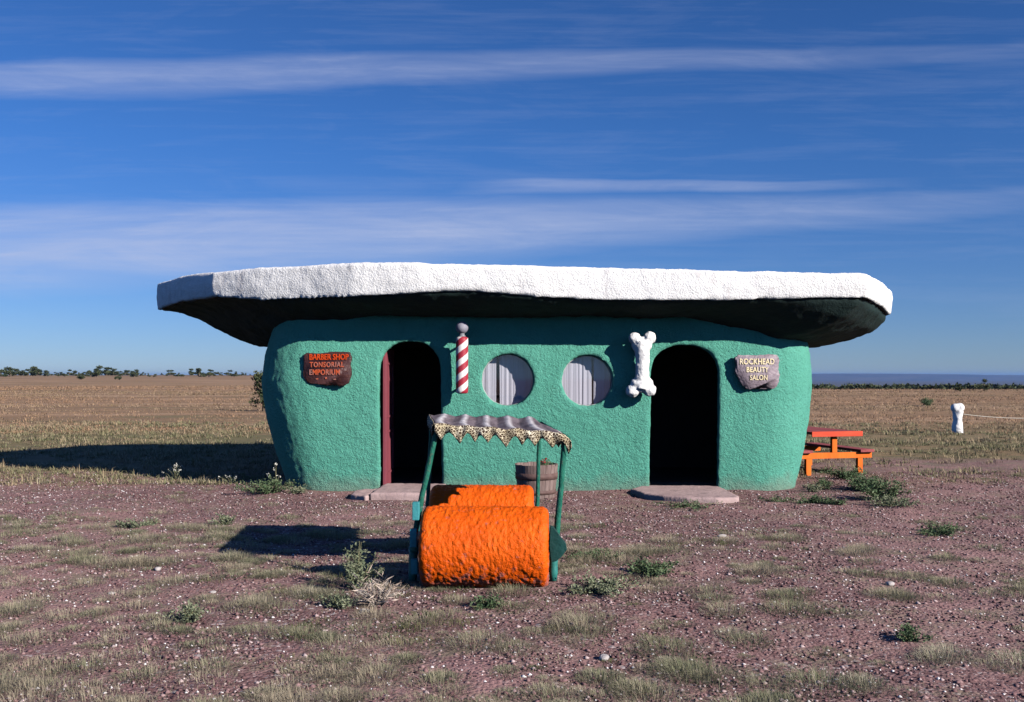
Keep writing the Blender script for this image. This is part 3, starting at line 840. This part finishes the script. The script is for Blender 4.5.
obj('roller', roller(rcn, .455, .31, R(-2.5), 9.7), M['orange'], car)
def log(bm, a, b, r0, r1, wob=.008, n=9, seg=14):
    a, b = Vector(a), Vector(b); s = random.random()*40
    pts = [a.lerp(b, i/(n-1))+Vector((mnoise.noise((i*.7, s, 0)), mnoise.noise((i*.7, s, 5)), mnoise.noise((i*.7, s, 9))))*wob for i in range(n)]
    tube(bm, pts, [r0+(r1-r0)*i/(n-1)+.15*r0*mnoise.noise((i*.9, s, 20)) for i in range(n)], seg)
# side beams at axle height, their legs and axles
for sx in (-1, 1):
    xf = fc.x+sx*.535; xr = rcn.x+sx*.51
    bm = bmesh.new(); log(bm, (xf, 7.5, .31), (xr, 9.1, .33), .04, .04, .012); obj('side_beam', bm, M['teal'], car)
    bm = bmesh.new(); log(bm, (xf-.015, 7.62, .30), (xf-.02, 7.6, .045), .036, .03, .004, 5); obj('leg', bm, M['teal'], car)
    bm = bmesh.new(); log(bm, (xr, 8.95, .30), (xr, 8.95, .04), .036, .03, .004, 5); obj('leg', bm, M['teal'], car)
for c in (fc, rcn):
    bm = bmesh.new(); log(bm, c+Vector((-.55, .02, 0)), c+Vector((.55, -.02, 0)), .026, .026, .002); obj('axle', bm, M['teal'], car)
# gusset at the right front corner, three blocks at the left one
def pq(px, py): p = at(px, py, 7.46); return (p.x, p.z)
bm = bmesh.new(); prism(bm, [pq(*q_) for q_ in ((550, 526), (554, 527), (559, 536), (566, 543), (567, 549), (562, 556), (556, 561), (551, 562), (549.5, 545))], 7.44, 7.51); bevel(bm, .006)
obj('gusset', bm, M['shaded_teal'], car, smooth=False)
for y0, y1, dx in ((502, 520, 1.5), (529, 547, -1), (559, 574, 0)):
    a_, b_ = pq(411+dx, y1), pq(418+dx, y0); bm = bmesh.new(); box(bm, ((a_[0]+b_[0])/2, 7.47, (a_[1]+b_[1])/2), (b_[0]-a_[0], .07, b_[1]-a_[1])); bevel(bm, .007)
    obj('block', bm, M['sunlit_teal'], car, smooth=False)
# canopy corners  FL FR RL RR
FL, FR_, RL, RR_ = at(435, 425, 7.5), at(569, 434, 7.5), at(430, 416, 9.05), at(541, 419.5, 9.05)
feet = {'FL': Vector((fc.x-.555, 7.56, .32)), 'FR': Vector((fc.x+.53, 7.56, .33)), 'RL': Vector((rcn.x-.5, 9.0, .33)), 'RR': Vector((rcn.x+.49, 9.0, .33))}
for k_, tp, dx in (('FL', FL, .012), ('FR', FR_, -.025), ('RL', RL, .012), ('RR', RR_, -.01)):
    bm = bmesh.new(); log(bm, feet[k_], tp+Vector((dx, .02, -.015)), .024 if k_[0] == 'F' else .02, .021 if k_[0] == 'F' else .018, .008, 10, 7); obj('pole', bm, M['pole_green'], car)
for a, b in ((FL, FR_), (RL, RR_), (FL, RL), (FR_, RR_)):
    bm = bmesh.new(); log(bm, a+Vector((0, 0, -.03)), b+Vector((0, 0, -.03)), .014, .014, .006, 8, 8); obj('rail', bm, M['pole_green'], car)
NU, NV = 110, 40
def can_pt(u, v, ov=.02):
    p = FL.lerp(FR_, u).lerp(RL.lerp(RR_, u), v)
    sag = -.030*(1-(2*u-1)**2)*(1-(2*v-1)**2)
    w = u*5.3+.25*math.sin(v*3.+1)
    f = abs((w % 1)-.5)*2; ridge = .024*(1-f)**1.0
    edge = .5+.5*min(1, v*4)
    roll = -.05*max(0, (u-.9)/.1)**2
    return p+Vector((0, -.015*(v < .02), sag+ridge*edge+roll+.008*mnoise.noise((u*9, v*7, 3)))), (1-f)
bm = bmesh.new(); grid = []; ridge_blend = []
for j in range(NV+1):
    row = []
    for i in range(NU+1):
        p, f = can_pt(i/NU, j/NV); row.append(bm.verts.new(p)); ridge_blend.append(max(0, min(1, (f-.62)*3.2))*(.75+.4*mnoise.noise((i*.13, j*.3, 1))))
    grid.append(row)
for j in range(NV):
    for i in range(NU):
        bm.faces.new((grid[j][i], grid[j][i+1], grid[j+1][i+1], grid[j+1][i]))
me = bpy.data.meshes.new('canopy'); bm.to_mesh(me); bm.free()
aa = me.attributes.new('blend', 'FLOAT', 'POINT'); aa.data.foreach_set('value', np.array(ridge_blend, np.float32))
canopy = obj('canopy', me, M['canopy'], car)
sm = canopy.modifiers.new('thick', 'SOLIDIFY'); sm.thickness = .007; sm.offset = 0
def valance(ptf, n, teeth, drop, seed, out):
    bm = bmesh.new(); rows = 7; g = []
    for i in range(n+1):
        t = i/n; base = ptf(t)
        tt = (t*teeth+.12*math.sin(t*17+seed)) % 1; amp = .55+.45*mnoise.noise((math.floor(t*teeth)*1.7, seed, 0))
        dr = drop*(.48+(.30+.55*amp)*(1-abs(2*tt-1))**1.4)
        col = []
        for j in range(rows):
            s = j/(rows-1)
            wv = .016*math.sin(t*teeth*2*math.pi*1.0+seed)*s+.008*mnoise.noise((t*30, s*3, seed))
            col.append(bm.verts.new(base+out*(.012*math.sin(s*math.pi)+.004+wv)+Vector((0, 0, .004-dr*s))))
        g.append(col)
    for i in range(n):
        for j in range(rows-1): bm.faces.new((g[i][j], g[i+1][j], g[i+1][j+1], g[i][j+1]))
    return bm
for nm, f, n_, te, out in (('F', lambda t: can_pt(t, 0)[0], 220, 8.6, Vector((0, -1, 0))), ('R', lambda t: can_pt(1, t)[0], 160, 9, Vector((1, 0, 0))), ('L', lambda t: can_pt(0, t)[0], 160, 9, Vector((-1, 0, 0))), ('B', lambda t: can_pt(t, 1)[0], 160, 8, Vector((0, 1, 0)))):
    v = obj('valance', valance(f, n_, te, .115 if nm != 'B' else .03, ord(nm), out), M['leopard'], canopy)
    s_ = v.modifiers.new('thick', 'SOLIDIFY'); s_.thickness = .004

# ------------------------------------------------------------------ picnic table
TX, TY = (833-512)*16.3/F, 16.3
tz = g1(TX, TY)
tb = thing('picnic_table', (TX, TY, tz), 'red topped picnic table with orange frame and benches beside the building', 'picnic table', rz=R(14))
TH, SH, HW, TWd, L = .70, .36, .68, .46, 1.75
for k in range(4):
    bm = bmesh.new(); box(bm, (-TWd+.115+k*.23, L/2-.12, TH-.02), (.222, L, .045)); bevel(bm, .006)
    if k == 0: tops = bm
    else:
        mm = bpy.data.meshes.new('x'); bm.to_mesh(mm); bm.free(); tops.from_mesh(mm); bpy.data.meshes.remove(mm)
obj('tabletop', tops, M['red_plank'], tb, local=True, smooth=False)
bm = bmesh.new(); box(bm, (0, -.127, TH-.035), (2*TWd, .02, .085)); bevel(bm, .004); obj('apron', bm, M['red_edge'], tb, local=True, smooth=False)
for sx in (-1, 1):
    bm = bmesh.new(); box(bm, (sx*(HW-.12), L/2-.12, SH+.022), (.25, L, .045)); bevel(bm, .006); obj('bench', bm, M['red_plank'], tb, local=True, smooth=False)
for yv in (-.02, L-.22):
    bm = bmesh.new(); box(bm, (0, yv, SH-.05), (2*HW, .07, .095)); bevel(bm, .006); obj('crossbeam', bm, M['orange_wood'], tb, local=True, smooth=False)
    bm = bmesh.new(); box(bm, (0, yv, (SH+TH-.05)/2), (.09, .065, TH-.045-SH)); bevel(bm, .006); obj('post', bm, M['orange_wood'], tb, local=True, smooth=False)
    for sx in (-1, 1):
        bm = bmesh.new(); box(bm, (sx*.47, yv, (SH-.1)/2-.01), (.09, .065, SH-.08)); bevel(bm, .006); obj('leg', bm, M['orange_wood'], tb, local=True, smooth=False)

# ------------------------------------------------------------------ white posts and rope
def white_post(p, label):
    t = thing('rope_post', p, label, 'post', 'white posts carrying the rope')
    bm = bmesh.new(); lathe(bm, [(.15, -.05), (.145, .1), (.125, .35), (.135, .55), (.15, .62)], (0, 0, 0), 20); lathe_o = temp(bm)
    remesh(lathe_o, .02, 3, ((.2, .05), (.07, .015))); obj('shaft', bake(lathe_o), M['white_paint'], t, local=True)
    bm = bmesh.new()
    for c, r_ in (((-.06, 0, .71), .13), ((.06, 0, .72), .13), ((0, 0, .66), .13)): bmesh.ops.create_icosphere(bm, subdivisions=3, radius=r_, matrix=Matrix.Translation(c))
    o_ = temp(bm); remesh(o_, .02, 4, ((.15, .04),)); obj('knob', bake(o_), M['white_paint'], t, local=True)
    return t
p1 = gp(957.5, 433); white_post(p1, 'white bone shaped post standing in the dry grass at the far right')
p2 = Vector((p1.x+4.6, p1.y+.8, 0)); p2.z = g1(p2.x, p2.y)
white_post(p2, 'white bone shaped post where the rope ends beyond the right edge')
bm = bmesh.new(); pts = []
for i in range(25):
    t = i/24; p = p1.lerp(p2, t); p.z += .56-.34*4*t*(1-t)*.5; pts.append(p)
tube(bm, pts, .010, 8); tag(obj('rope', bm, M['rope'], loc=p1), 'pale rope sagging away from the white post', 'rope')

# ------------------------------------------------------------------ trees
def crown_mesh(w, h, n, leaf, seed, rng):
    """clumped crown: leaf faces around many random lobes"""
    nl = max(6, int(n/120)); lob = []
    for i in range(nl):
        a = rng.uniform(0, 6.28); rr = math.sqrt(rng.uniform(0, 1))*.36*w; zz = rng.uniform(.12, .88)
        rr *= 1.15-.7*zz
        lob.append((rr*math.cos(a), rr*math.sin(a), zz*h, rng.uniform(.11, .2)*w))
    k = rng.integers(0, nl, n); lob = np.array(lob)
    d = rng.normal(size=(n, 3)); d /= np.linalg.norm(d, axis=1)[:, None]
    C = lob[k, :3]+d*lob[k, 3:4]*(rng.uniform(0, 1, n)**.5)[:, None]*np.array([[1, 1, .9]])
    C[:, 2] = np.maximum(C[:, 2], .03*h)
    tint = np.clip(.5+.28*rng.normal(size=nl)[k]+.15*rng.normal(size=n), 0, 1)
    return leaves_mesh(C, leaf, tint, .5, rng)
def tree(name, p, w, h, n, leaf, label, group=None, simple=False, cat='tree'):
    t = thing(name, p, label, cat, group)
    bm = bmesh.new(); tube(bm, [(0, 0, -.15), (.03*w, 0, h*.22), (-.02*w, .02*w, h*.5), (.02*w, 0, h*.75)], [.05*w, .042*w, .03*w, .012*w], 7)
    if not simple:
        for i in range(7):
            a = i*.9; z = h*(.2+.07*i); tube(bm, [(0, 0, z), (math.cos(a)*w*.17, math.sin(a)*w*.17, z+h*.1), (math.cos(a)*w*.32, math.sin(a)*w*.32, z+h*.16)], [.02*w, .014*w, .006*w], 5)
    obj('trunk', bm, M['bark'], t, local=True)
    obj('crown', crown_mesh(w, h, n, leaf, 0, RNG), M['juniper'], t, local=True, smooth=False)
    return t
p = gp(263, 411)
tree('juniper_tree', p, 1.5, 1.95, 2600, .13, 'dark green juniper half hidden behind the left end of the building')
# tree line on the left horizon and below the rim on the right
protos = []
for i in range(5):
    w, h = random.uniform(3.0, 4.6), random.uniform(2.6, 4.0)
    protos.append((crown_mesh(w, h, 520, .5, i, RNG), w, h))
def far_tree(x, y, sc, label, group, k, flat=1.):
    cm, w, h = protos[k % 5]
    t = thing('juniper_tree', (x, y, g1(x, y)-.1), label, 'tree', group, rz=random.uniform(0, 6.28)); t.scale = (sc*flat, sc*flat, sc)
    if not cm.materials: cm.materials.append(M['juniper'])
    o = bpy.data.objects.new('crown', cm); link(o, t)
    if not hasattr(far_tree, 'tm'):
        bm = bmesh.new(); tube(bm, [(0, 0, -.5), (.05, 0, .8), (0, 0, 1.8)], [.2, .16, .08], 6)
        tm = bpy.data.meshes.new('trunk'); bm.to_mesh(tm); bm.free(); tm.materials.append(M['bark']); far_tree.tm = tm
    link(bpy.data.objects.new('trunk', far_tree.tm), t)
k = 0
for px in list(np.linspace(-30, 300, 120)):
    Y = random.uniform(400, 620); px += random.uniform(-4, 4)
    dens = 1.0+.45*math.sin(px*.07)+.3*math.sin(px*.19+1)
    if px > 120 and random.random() < .25: continue
    sc = random.uniform(.75, 1.25)*max(.55, dens)*(.92 if px < 110 else .7)*Y/500
    far_tree((px-512)*Y/F, Y, sc, 'dark juniper in the distant tree line on the left horizon', 'distant junipers on the left horizon', k, 1.5); k += 1
for px in list(np.linspace(790, 1050, 130)):
    Y = random.uniform(190, 330); px += random.uniform(-3, 3); x = (px-512)*Y/F
    top = EYE-(random.uniform(384.8, 387.0)-HZ)*Y/F; hgt = top-g1(x, Y)
    far_tree(x, Y, max(.25, hgt/3.4), 'dark juniper in the low distant tree line on the right', 'distant junipers below the right horizon', k, 1.6); k += 1
for px, py, w, h, lab in ((930, 388.5, 1.6, 1.7, 'small dark tree standing alone at the edge of the far dry grass on the right'), (984, 391, 1.2, 1.4, 'small dark tree at the edge of the far dry grass near the right border'), (835, 389, .9, .7, 'low dark bush at the grass edge just right of the building'), (960, 391.5, .9, .8, 'low dark bush beyond the white post at the grass edge'),
                          (81, 381, 3.0, 1.3, 'low dark bush out in the golden grass on the far left'), (118, 381.5, 2.6, .9, 'second low bush in the golden grass right of the far left one')):
    tree('bush' if 'bush' in lab else 'juniper_tree', gp(px, py), w, h, 500, .22*w*.6, lab, simple=True, cat='bush' if 'bush' in lab else 'tree')

# ------------------------------------------------------------------ grass and pebbles (uncountable)
def blocked(x, y):
    """inside the building, on the steps or under the rollers"""
    b = (np.abs(x-CX) < A-.12) & (np.abs(y-CY) < B-.1)
    b |= (x > -2.1) & (x < -.9) & (y > 12.95) & (y < 14.2)
    b |= (x > 1.7) & (x < 2.95) & (y > 12.75) & (y < 14.2)
    b |= (np.abs(x+.2) < .52) & (np.abs(y-7.62) < .2)
    b |= (np.abs(x+.26) < .5) & (np.abs(y-8.92) < .2)
    b |= (np.hypot(x-bx_, y-by_) < .28)
    return b
def wedge(n, y0, y1, power=1., mx=.62, pad=1.):
    u = RNG.uniform(0, 1, n); y = y0+(y1-y0)*u**power
    x = RNG.uniform(-1, 1, n)*(mx*y+pad); return x, y
def tufts(nt, y0, y1, power, keepf, per, hgt, rad, wid, tintf, name, mat, label, mx=.62):
    x, y = wedge(nt, y0, y1, power, mx); k = (RNG.uniform(0, 1, nt) < keepf(x, y)) & ~blocked(x, y); x, y = x[k], y[k]; n = len(x)
    sc = RNG.uniform(.5, 1.35, n); tb_ = tintf(x, y, n)
    b = np.repeat(np.arange(n), per); m = len(b)
    a = RNG.uniform(0, 2*np.pi, m); rr = np.sqrt(RNG.uniform(0, 1, m))*rad*sc[b]*(1 if np.isscalar(rad) else 1)
    if callable(hgt): hh = hgt(x, y)[b]; ww = wid(x, y)[b]; rr = np.sqrt(RNG.uniform(0, 1, m))*hh*rad/hgt(np.array([0.]), np.array([8.]))[0]*sc[b]
    else: hh = np.full(m, hgt); ww = np.full(m, wid)
    px_ = x[b]+rr*np.cos(a); py_ = y[b]+rr*np.sin(a)
    P = np.stack([px_, py_, gh(px_, py_)-.004], 1)
    q_ = np.sqrt(RNG.uniform(0, 1, m)) if False else rr/np.maximum(np.max(rr.reshape(n, per), axis=1)[b], 1e-6)
    H_ = hh*sc[b]*RNG.uniform(.5, 1.15, m)*(1-.72*q_**2); lean = np.clip(.45+.9*q_+RNG.normal(0, .45, m), .05, 2.2); az = a+RNG.normal(0, .7, m)
    me = blades_mesh(P, H_, az, lean, ww*RNG.uniform(.6, 1.3, m), np.clip(tb_[b]+RNG.normal(0, .12, m), 0, 1))
    return tag(obj(name, me, M[mat], smooth=False), label, 'grass', kind='stuff')
clump = lambda x, y: sst(fbm(x*.8, y*.8, 51, 4), -.02, .28)
def keep_near(x, y):
    left = 1-sst(x, -.5, 2.5); base = .10+.25*left+.06
    bare = sst(y, 10.8, 11.6)*(1-sst(y, 15.0, 15.6))*(x < 8)         # bare red strip before the hut
    return np.clip((.30+.48*clump(x, y))*(.30+.70*left)*(1-.88*bare)+.015, 0, 1)
def mound_tint(x, y, n): return np.clip(.52+.5*fbm(x*.6, y*.6, 77)+RNG.normal(0, .16, n), 0, 1)
# dense mounds, then thin single wisps between them
tufts(2500, 3.9, 15.3, 1.15, lambda x, y: np.clip(keep_near(x, y)*1.05, 0, 1), 260, .058, .125, .0011, mound_tint, 'dry_grass', 'dry', 'mounded dry grass tufts scattered over the red gravel')
tufts(520, 3.9, 11.5, 1.1, lambda x, y: np.clip(keep_near(x, y)*1.1, 0, 1), 380, .075, .145, .0011, mound_tint, 'tall_dry_grass', 'dry', 'larger fuzzy straw tufts in the nearer part of the yard')
tufts(330, 3.9, 10.5, 1.0, lambda x, y: np.clip(keep_near(x, y)*1.3, 0, 1), 620, .095, .17, .0011, mound_tint, 'tussock_grass', 'dry', 'biggest pale straw tussocks in the nearest part of the yard')
tufts(7000, 3.9, 15.5, 1.15, lambda x, y: np.clip(keep_near(x, y)*.8+.05, 0, 1), 16, .045, .10, .0014, mound_tint, 'grass_wisps', 'dry', 'thin short grass wisps between the mounds')
tufts(1300, 3.9, 15.5, 1.1, lambda x, y: np.clip(sst(fbm(x*.5+9, y*.5, 91), -.05, .35)*.7*(1-.7*sst(y, 10.8, 11.6)), 0, 1), 150, .05, .12, .0014, lambda x, y, n: RNG.uniform(0, 1, n), 'green_grass', 'grassgreen', 'low green grass patches scattered over the red gravel')
# green and straw belt beside the hut, then golden grass to the horizon
trk = lambda x, y: 1-.9*sst(x, 4.2, 5.5)*np.exp(-((y-17.4)/1.3)**2)
tufts(9000, 14.6, 34, 1.2, lambda x, y: np.clip(.25+.75*sst(fbm(x*.35, y*.5, 13), -.25, .25), 0, 1)*trk(x, y)*np.where((x > 3) & (y < 15.6), .12, 1), 26, lambda x, y: .075+.0022*y, .13, lambda x, y: .0016+.00022*y,
      lambda x, y, n: np.clip(.55+.6*fbm(x*.2, y*.4, 23)+RNG.normal(0, .15, n), 0, 1), 'field_grass', 'field', 'mixed green and straw grass beside and behind the building')
tufts(22000, 28, 150, 1.45, lambda x, y: np.clip(.3+.7*sst(fbm(x*.05, y*.16, 43), -.3, .2), 0, 1), 14, lambda x, y: .09+.0008*y, .30, lambda x, y: .002+.00020*y,
      lambda x, y, n: np.clip(.4+.8*fbm(x*.03, y*.12, 29)+.5*np.exp(-((y-52)/7)**2)+np.where(np.abs(y-35-1.5*fbm(x*.1, y*.1, 61)) < 2.6, .35, 0)+RNG.normal(0, .13, n), 0, 1), 'golden_grass', 'gold', 'golden dry grass stretching to the horizon')
# pebbles
oct_v = np.array([[1, 0, 0], [0, 1, 0], [-1, 0, 0], [0, -1, 0], [0, 0, 1], [0, 0, -.6]], float)
oct_f = np.array([[0, 1, 4], [1, 2, 4], [2, 3, 4], [3, 0, 4], [1, 0, 5], [2, 1, 5], [3, 2, 5], [0, 3, 5]])
x, y = wedge(110000, 3.9, 16.5, 1.15); k = ~blocked(x, y); x, y = x[k], y[k]; n = len(x)
r_ = RNG.lognormal(math.log(.0062), .48, n)*(1+.03*y); a = RNG.uniform(0, 6.28, n)
r_ = np.minimum(r_, .017+.0004*y)
V = oct_v[None]*(1+RNG.uniform(-.3, .3, (n, 6, 1))); V = V*r_[:, None, None]*np.stack([RNG.uniform(.8, 1.4, n), np.ones(n), RNG.uniform(.5, .8, n)], 1)[:, None, :]
c, s = np.cos(a)[:, None], np.sin(a)[:, None]
V = np.stack([V[..., 0]*c-V[..., 1]*s, V[..., 0]*s+V[..., 1]*c, V[..., 2]], -1)+np.stack([x, y, gh(x, y)+r_*.15], 1)[:, None, :]
idx = (oct_f[None]+(np.arange(n)*6)[:, None, None]).reshape(-1)
me = np_mesh('pebbles', V.reshape(-1, 3), np.full(n*8, 3), idx)
tn = np.clip(RNG.normal(.48, .26, n), 0, .86); tn[(RNG.uniform(0, 1, n) < .06) & (r_ < .014)] = 1.; set_tint(me, np.repeat(tn, 6))
tag(obj('pebbles', me, M['pebble'], smooth=False), 'loose reddish and pale pebbles over the yard', 'pebbles', kind='stuff')

# ------------------------------------------------------------------ haze
HAZE = 5e-5
bm = bmesh.new(); box(bm, (0, 7200, -5), (34000, 16400, 90))
hz = obj('haze', bm, None, smooth=False)
hm = bpy.data.materials.new('haze_air'); hm.use_nodes = True; t = hm.node_tree; t.nodes.remove(t.nodes['Principled BSDF'])
pv = t.nodes.new('ShaderNodeVolumePrincipled'); pv.inputs['Color'].default_value = (.17, .43, 1, 1); pv.inputs['Density'].default_value = HAZE; pv.inputs['Anisotropy'].default_value = .2
t.links.new(pv.outputs[0], t.nodes['Material Output'].inputs['Volume'])
hz.data.materials.append(hm)
tag(hz, 'thin blue air over the distant plain', 'haze', kind='stuff')

# ------------------------------------------------------------------ light and sky
SUN = Vector((1.9, -1.5, 1.12)).normalized()
elev = math.asin(SUN.z); azim = math.atan2(SUN.x, SUN.y)
L_ = bpy.data.lights.new('sun', 'SUN'); L_.energy = 5.0; L_.angle = R(.5); L_.color = (1., .94, .87)
lo = bpy.data.objects.new('sun', L_); lo.rotation_euler = SUN.to_track_quat('Z', 'Y').to_euler(); lo.location = (20, -16, 14); COL.objects.link(lo)
w = bpy.data.worlds.new('World'); S.world = w; w.use_nodes = True; t = w.node_tree
bg = t.nodes['Background']; sky = t.nodes.new('ShaderNodeTexSky'); sky.sky_type = 'NISHITA'; sky.sun_disc = False
sky.sun_elevation = elev; sky.sun_rotation = azim; sky.altitude = 2000; sky.air_density = 1.0; sky.dust_density = 0.; sky.ozone_density = 2.5
bg.inputs['Strength'].default_value = .05
def wn(ty, **kw):
    nd = t.nodes.new(ty)
    for k_, v_ in kw.items(): setattr(nd, k_, v_)
    return nd
def wm_(op, a, b=0., c=0.):
    m = wn('ShaderNodeMath', operation=op)
    for i, v_ in enumerate((a, b, c)):
        if isinstance(v_, bpy.types.NodeSocket): t.links.new(v_, m.inputs[i])
        else: m.inputs[i].default_value = v_
    return m.outputs[0]
def wramp(f, stops):
    r = wn('ShaderNodeValToRGB'); cr = r.color_ramp
    while len(cr.elements) < len(stops): cr.elements.new(.5)
    for e, (p_, c_) in zip(cr.elements, stops): e.position = p_; e.color = (c_, c_, c_, 1)
    t.links.new(f, r.inputs[0]); return r.outputs[0]
tc = wn('ShaderNodeTexCoord'); sp = wn('ShaderNodeSeparateXYZ'); t.links.new(tc.outputs['Generated'], sp.inputs[0])
FW = wm_('MAXIMUM', sp.outputs[1], .12)              # clouds are laid on a flat high layer north of the yard
AZ = wm_('DIVIDE', sp.outputs[0], FW); EL = wm_('DIVIDE', sp.outputs[2], FW)
cb = wn('ShaderNodeCombineXYZ'); t.links.new(AZ, cb.inputs[0]); t.links.new(EL, cb.inputs[1])
def wnoise(sx, sy, sc, det, rough, off=0., dist=0.):
    mp = wn('ShaderNodeMapping'); mp.inputs['Scale'].default_value = (sx, sy, 1); mp.inputs['Location'].default_value = (off, off*.7, off); t.links.new(cb.outputs[0], mp.inputs[0])
    n_ = wn('ShaderNodeTexNoise'); n_.inputs['Scale'].default_value = sc; n_.inputs['Detail'].default_value = det; n_.inputs['Roughness'].default_value = rough; n_.inputs['Distortion'].default_value = dist
    t.links.new(mp.outputs[0], n_.inputs['Vector']); return n_.outputs['Fac']
wispy = wnoise(2.6, 17, 1.7, 8, .64, 3.1, .9); soft = wnoise(1.4, 6, 1.5, 4, .5, 8.2); fib = wnoise(3, 70, 2., 5, .6, 1.7, .3)
def band(c0, slope, lo, hi, a0, a1, w1, gain):
    """cirrus bank round the line c0 + slope*a, thinning from a0 to a1 (w1 = width left at a1)"""
    u = wm_('DIVIDE', wm_('SUBTRACT', AZ, a0), a1-a0)
    wd = wramp(u, [(0, 1), (1, w1)])
    e = wm_('DIVIDE', wm_('SUBTRACT', wm_('ADD', EL, wm_('MULTIPLY', wm_('SUBTRACT', soft, .5), .03)), wm_('ADD', c0, wm_('MULTIPLY', AZ, slope))), wd)
    up = wramp(wm_('DIVIDE', e, hi), [(.0, 1), (.6, .8), (1., 0)])
    dn = wramp(wm_('DIVIDE', wm_('MULTIPLY', e, -1.), lo), [(.0, 1), (.5, .75), (1., 0)])
    az_ = wramp(u, [(0, 1), (.4, .85), (1, 0)])
    return wm_('MULTIPLY', wm_('MULTIPLY', up, dn), wm_('MULTIPLY', az_, gain))
b1 = band(.152, .055, .050, .046, -.45, .66, .2, 1.0)
b2 = band(.312, .027, .024, .020, -.45, .75, .35, .62)
b3 = wm_('MULTIPLY', band(.190, .025, .009, .007, .0, .42, .6, .75), wramp(wm_('ADD', AZ, .5), [(.44, 0), (.58, 1)]))
tot = wm_('MAXIMUM', wm_('MAXIMUM', b1, b2), b3)
tot = wm_('MULTIPLY', tot, wramp(wm_('ADD', wm_('MULTIPLY', wispy, .7), wm_('MULTIPLY', fib, .3)), [(.26, .3), (.5, .7), (.72, 1)]))
veil = wm_('MULTIPLY', wramp(wm_('ADD', wm_('MULTIPLY', wispy, .6), wm_('MULTIPLY', fib, .4)), [(.48, 0), (.75, 1)]), .16)
tot = wm_('MINIMUM', wm_('ADD', tot, wm_('MULTIPLY', veil, wramp(EL, [(.0, 0), (.1, 1)]))), 1.)
tint = wn('ShaderNodeValToRGB'); tint.color_ramp.elements[0].color = (.56, .71, 1.09, 1); tint.color_ramp.elements[1].color = (.40, .80, 1.38, 1); tint.color_ramp.elements[1].position = .22
t.links.new(sp.outputs[2], tint.inputs[0])
tm_ = wn('ShaderNodeMix', data_type='RGBA', blend_type='MULTIPLY'); tm_.inputs[0].default_value = 1; t.links.new(sky.outputs[0], tm_.inputs[6]); t.links.new(tint.outputs[0], tm_.inputs[7]); skyt = tm_.outputs[2]
mix = wn('ShaderNodeMix', data_type='RGBA'); t.links.new(wm_('MULTIPLY', tot, .72), mix.inputs[0]); t.links.new(skyt, mix.inputs[6]); mix.inputs[7].default_value = (7.0, 7.7, 10.4, 1)
t.links.new(mix.outputs[2], bg.inputs['Color'])

# ------------------------------------------------------------------ camera
cam = bpy.data.cameras.new('camera'); co = bpy.data.objects.new('camera', cam); COL.objects.link(co)
co.location = (0, 0, EYE); co.rotation_euler = (math.pi/2, 0, 0)
cam.sensor_width = 36; cam.lens = 36*F/1024; cam.shift_y = (HZ-351)/1024; cam.clip_start = .1; cam.clip_end = 60000
S.camera = co
S.render.engine = 'CYCLES'; S.cycles.diffuse_bounces = 0
S.view_settings.view_transform = 'Standard'; S.view_settings.look = 'None'; S.view_settings.gamma = 1; S.view_settings.exposure = .58
S.render.resolution_x, S.render.resolution_y = 1024, 702
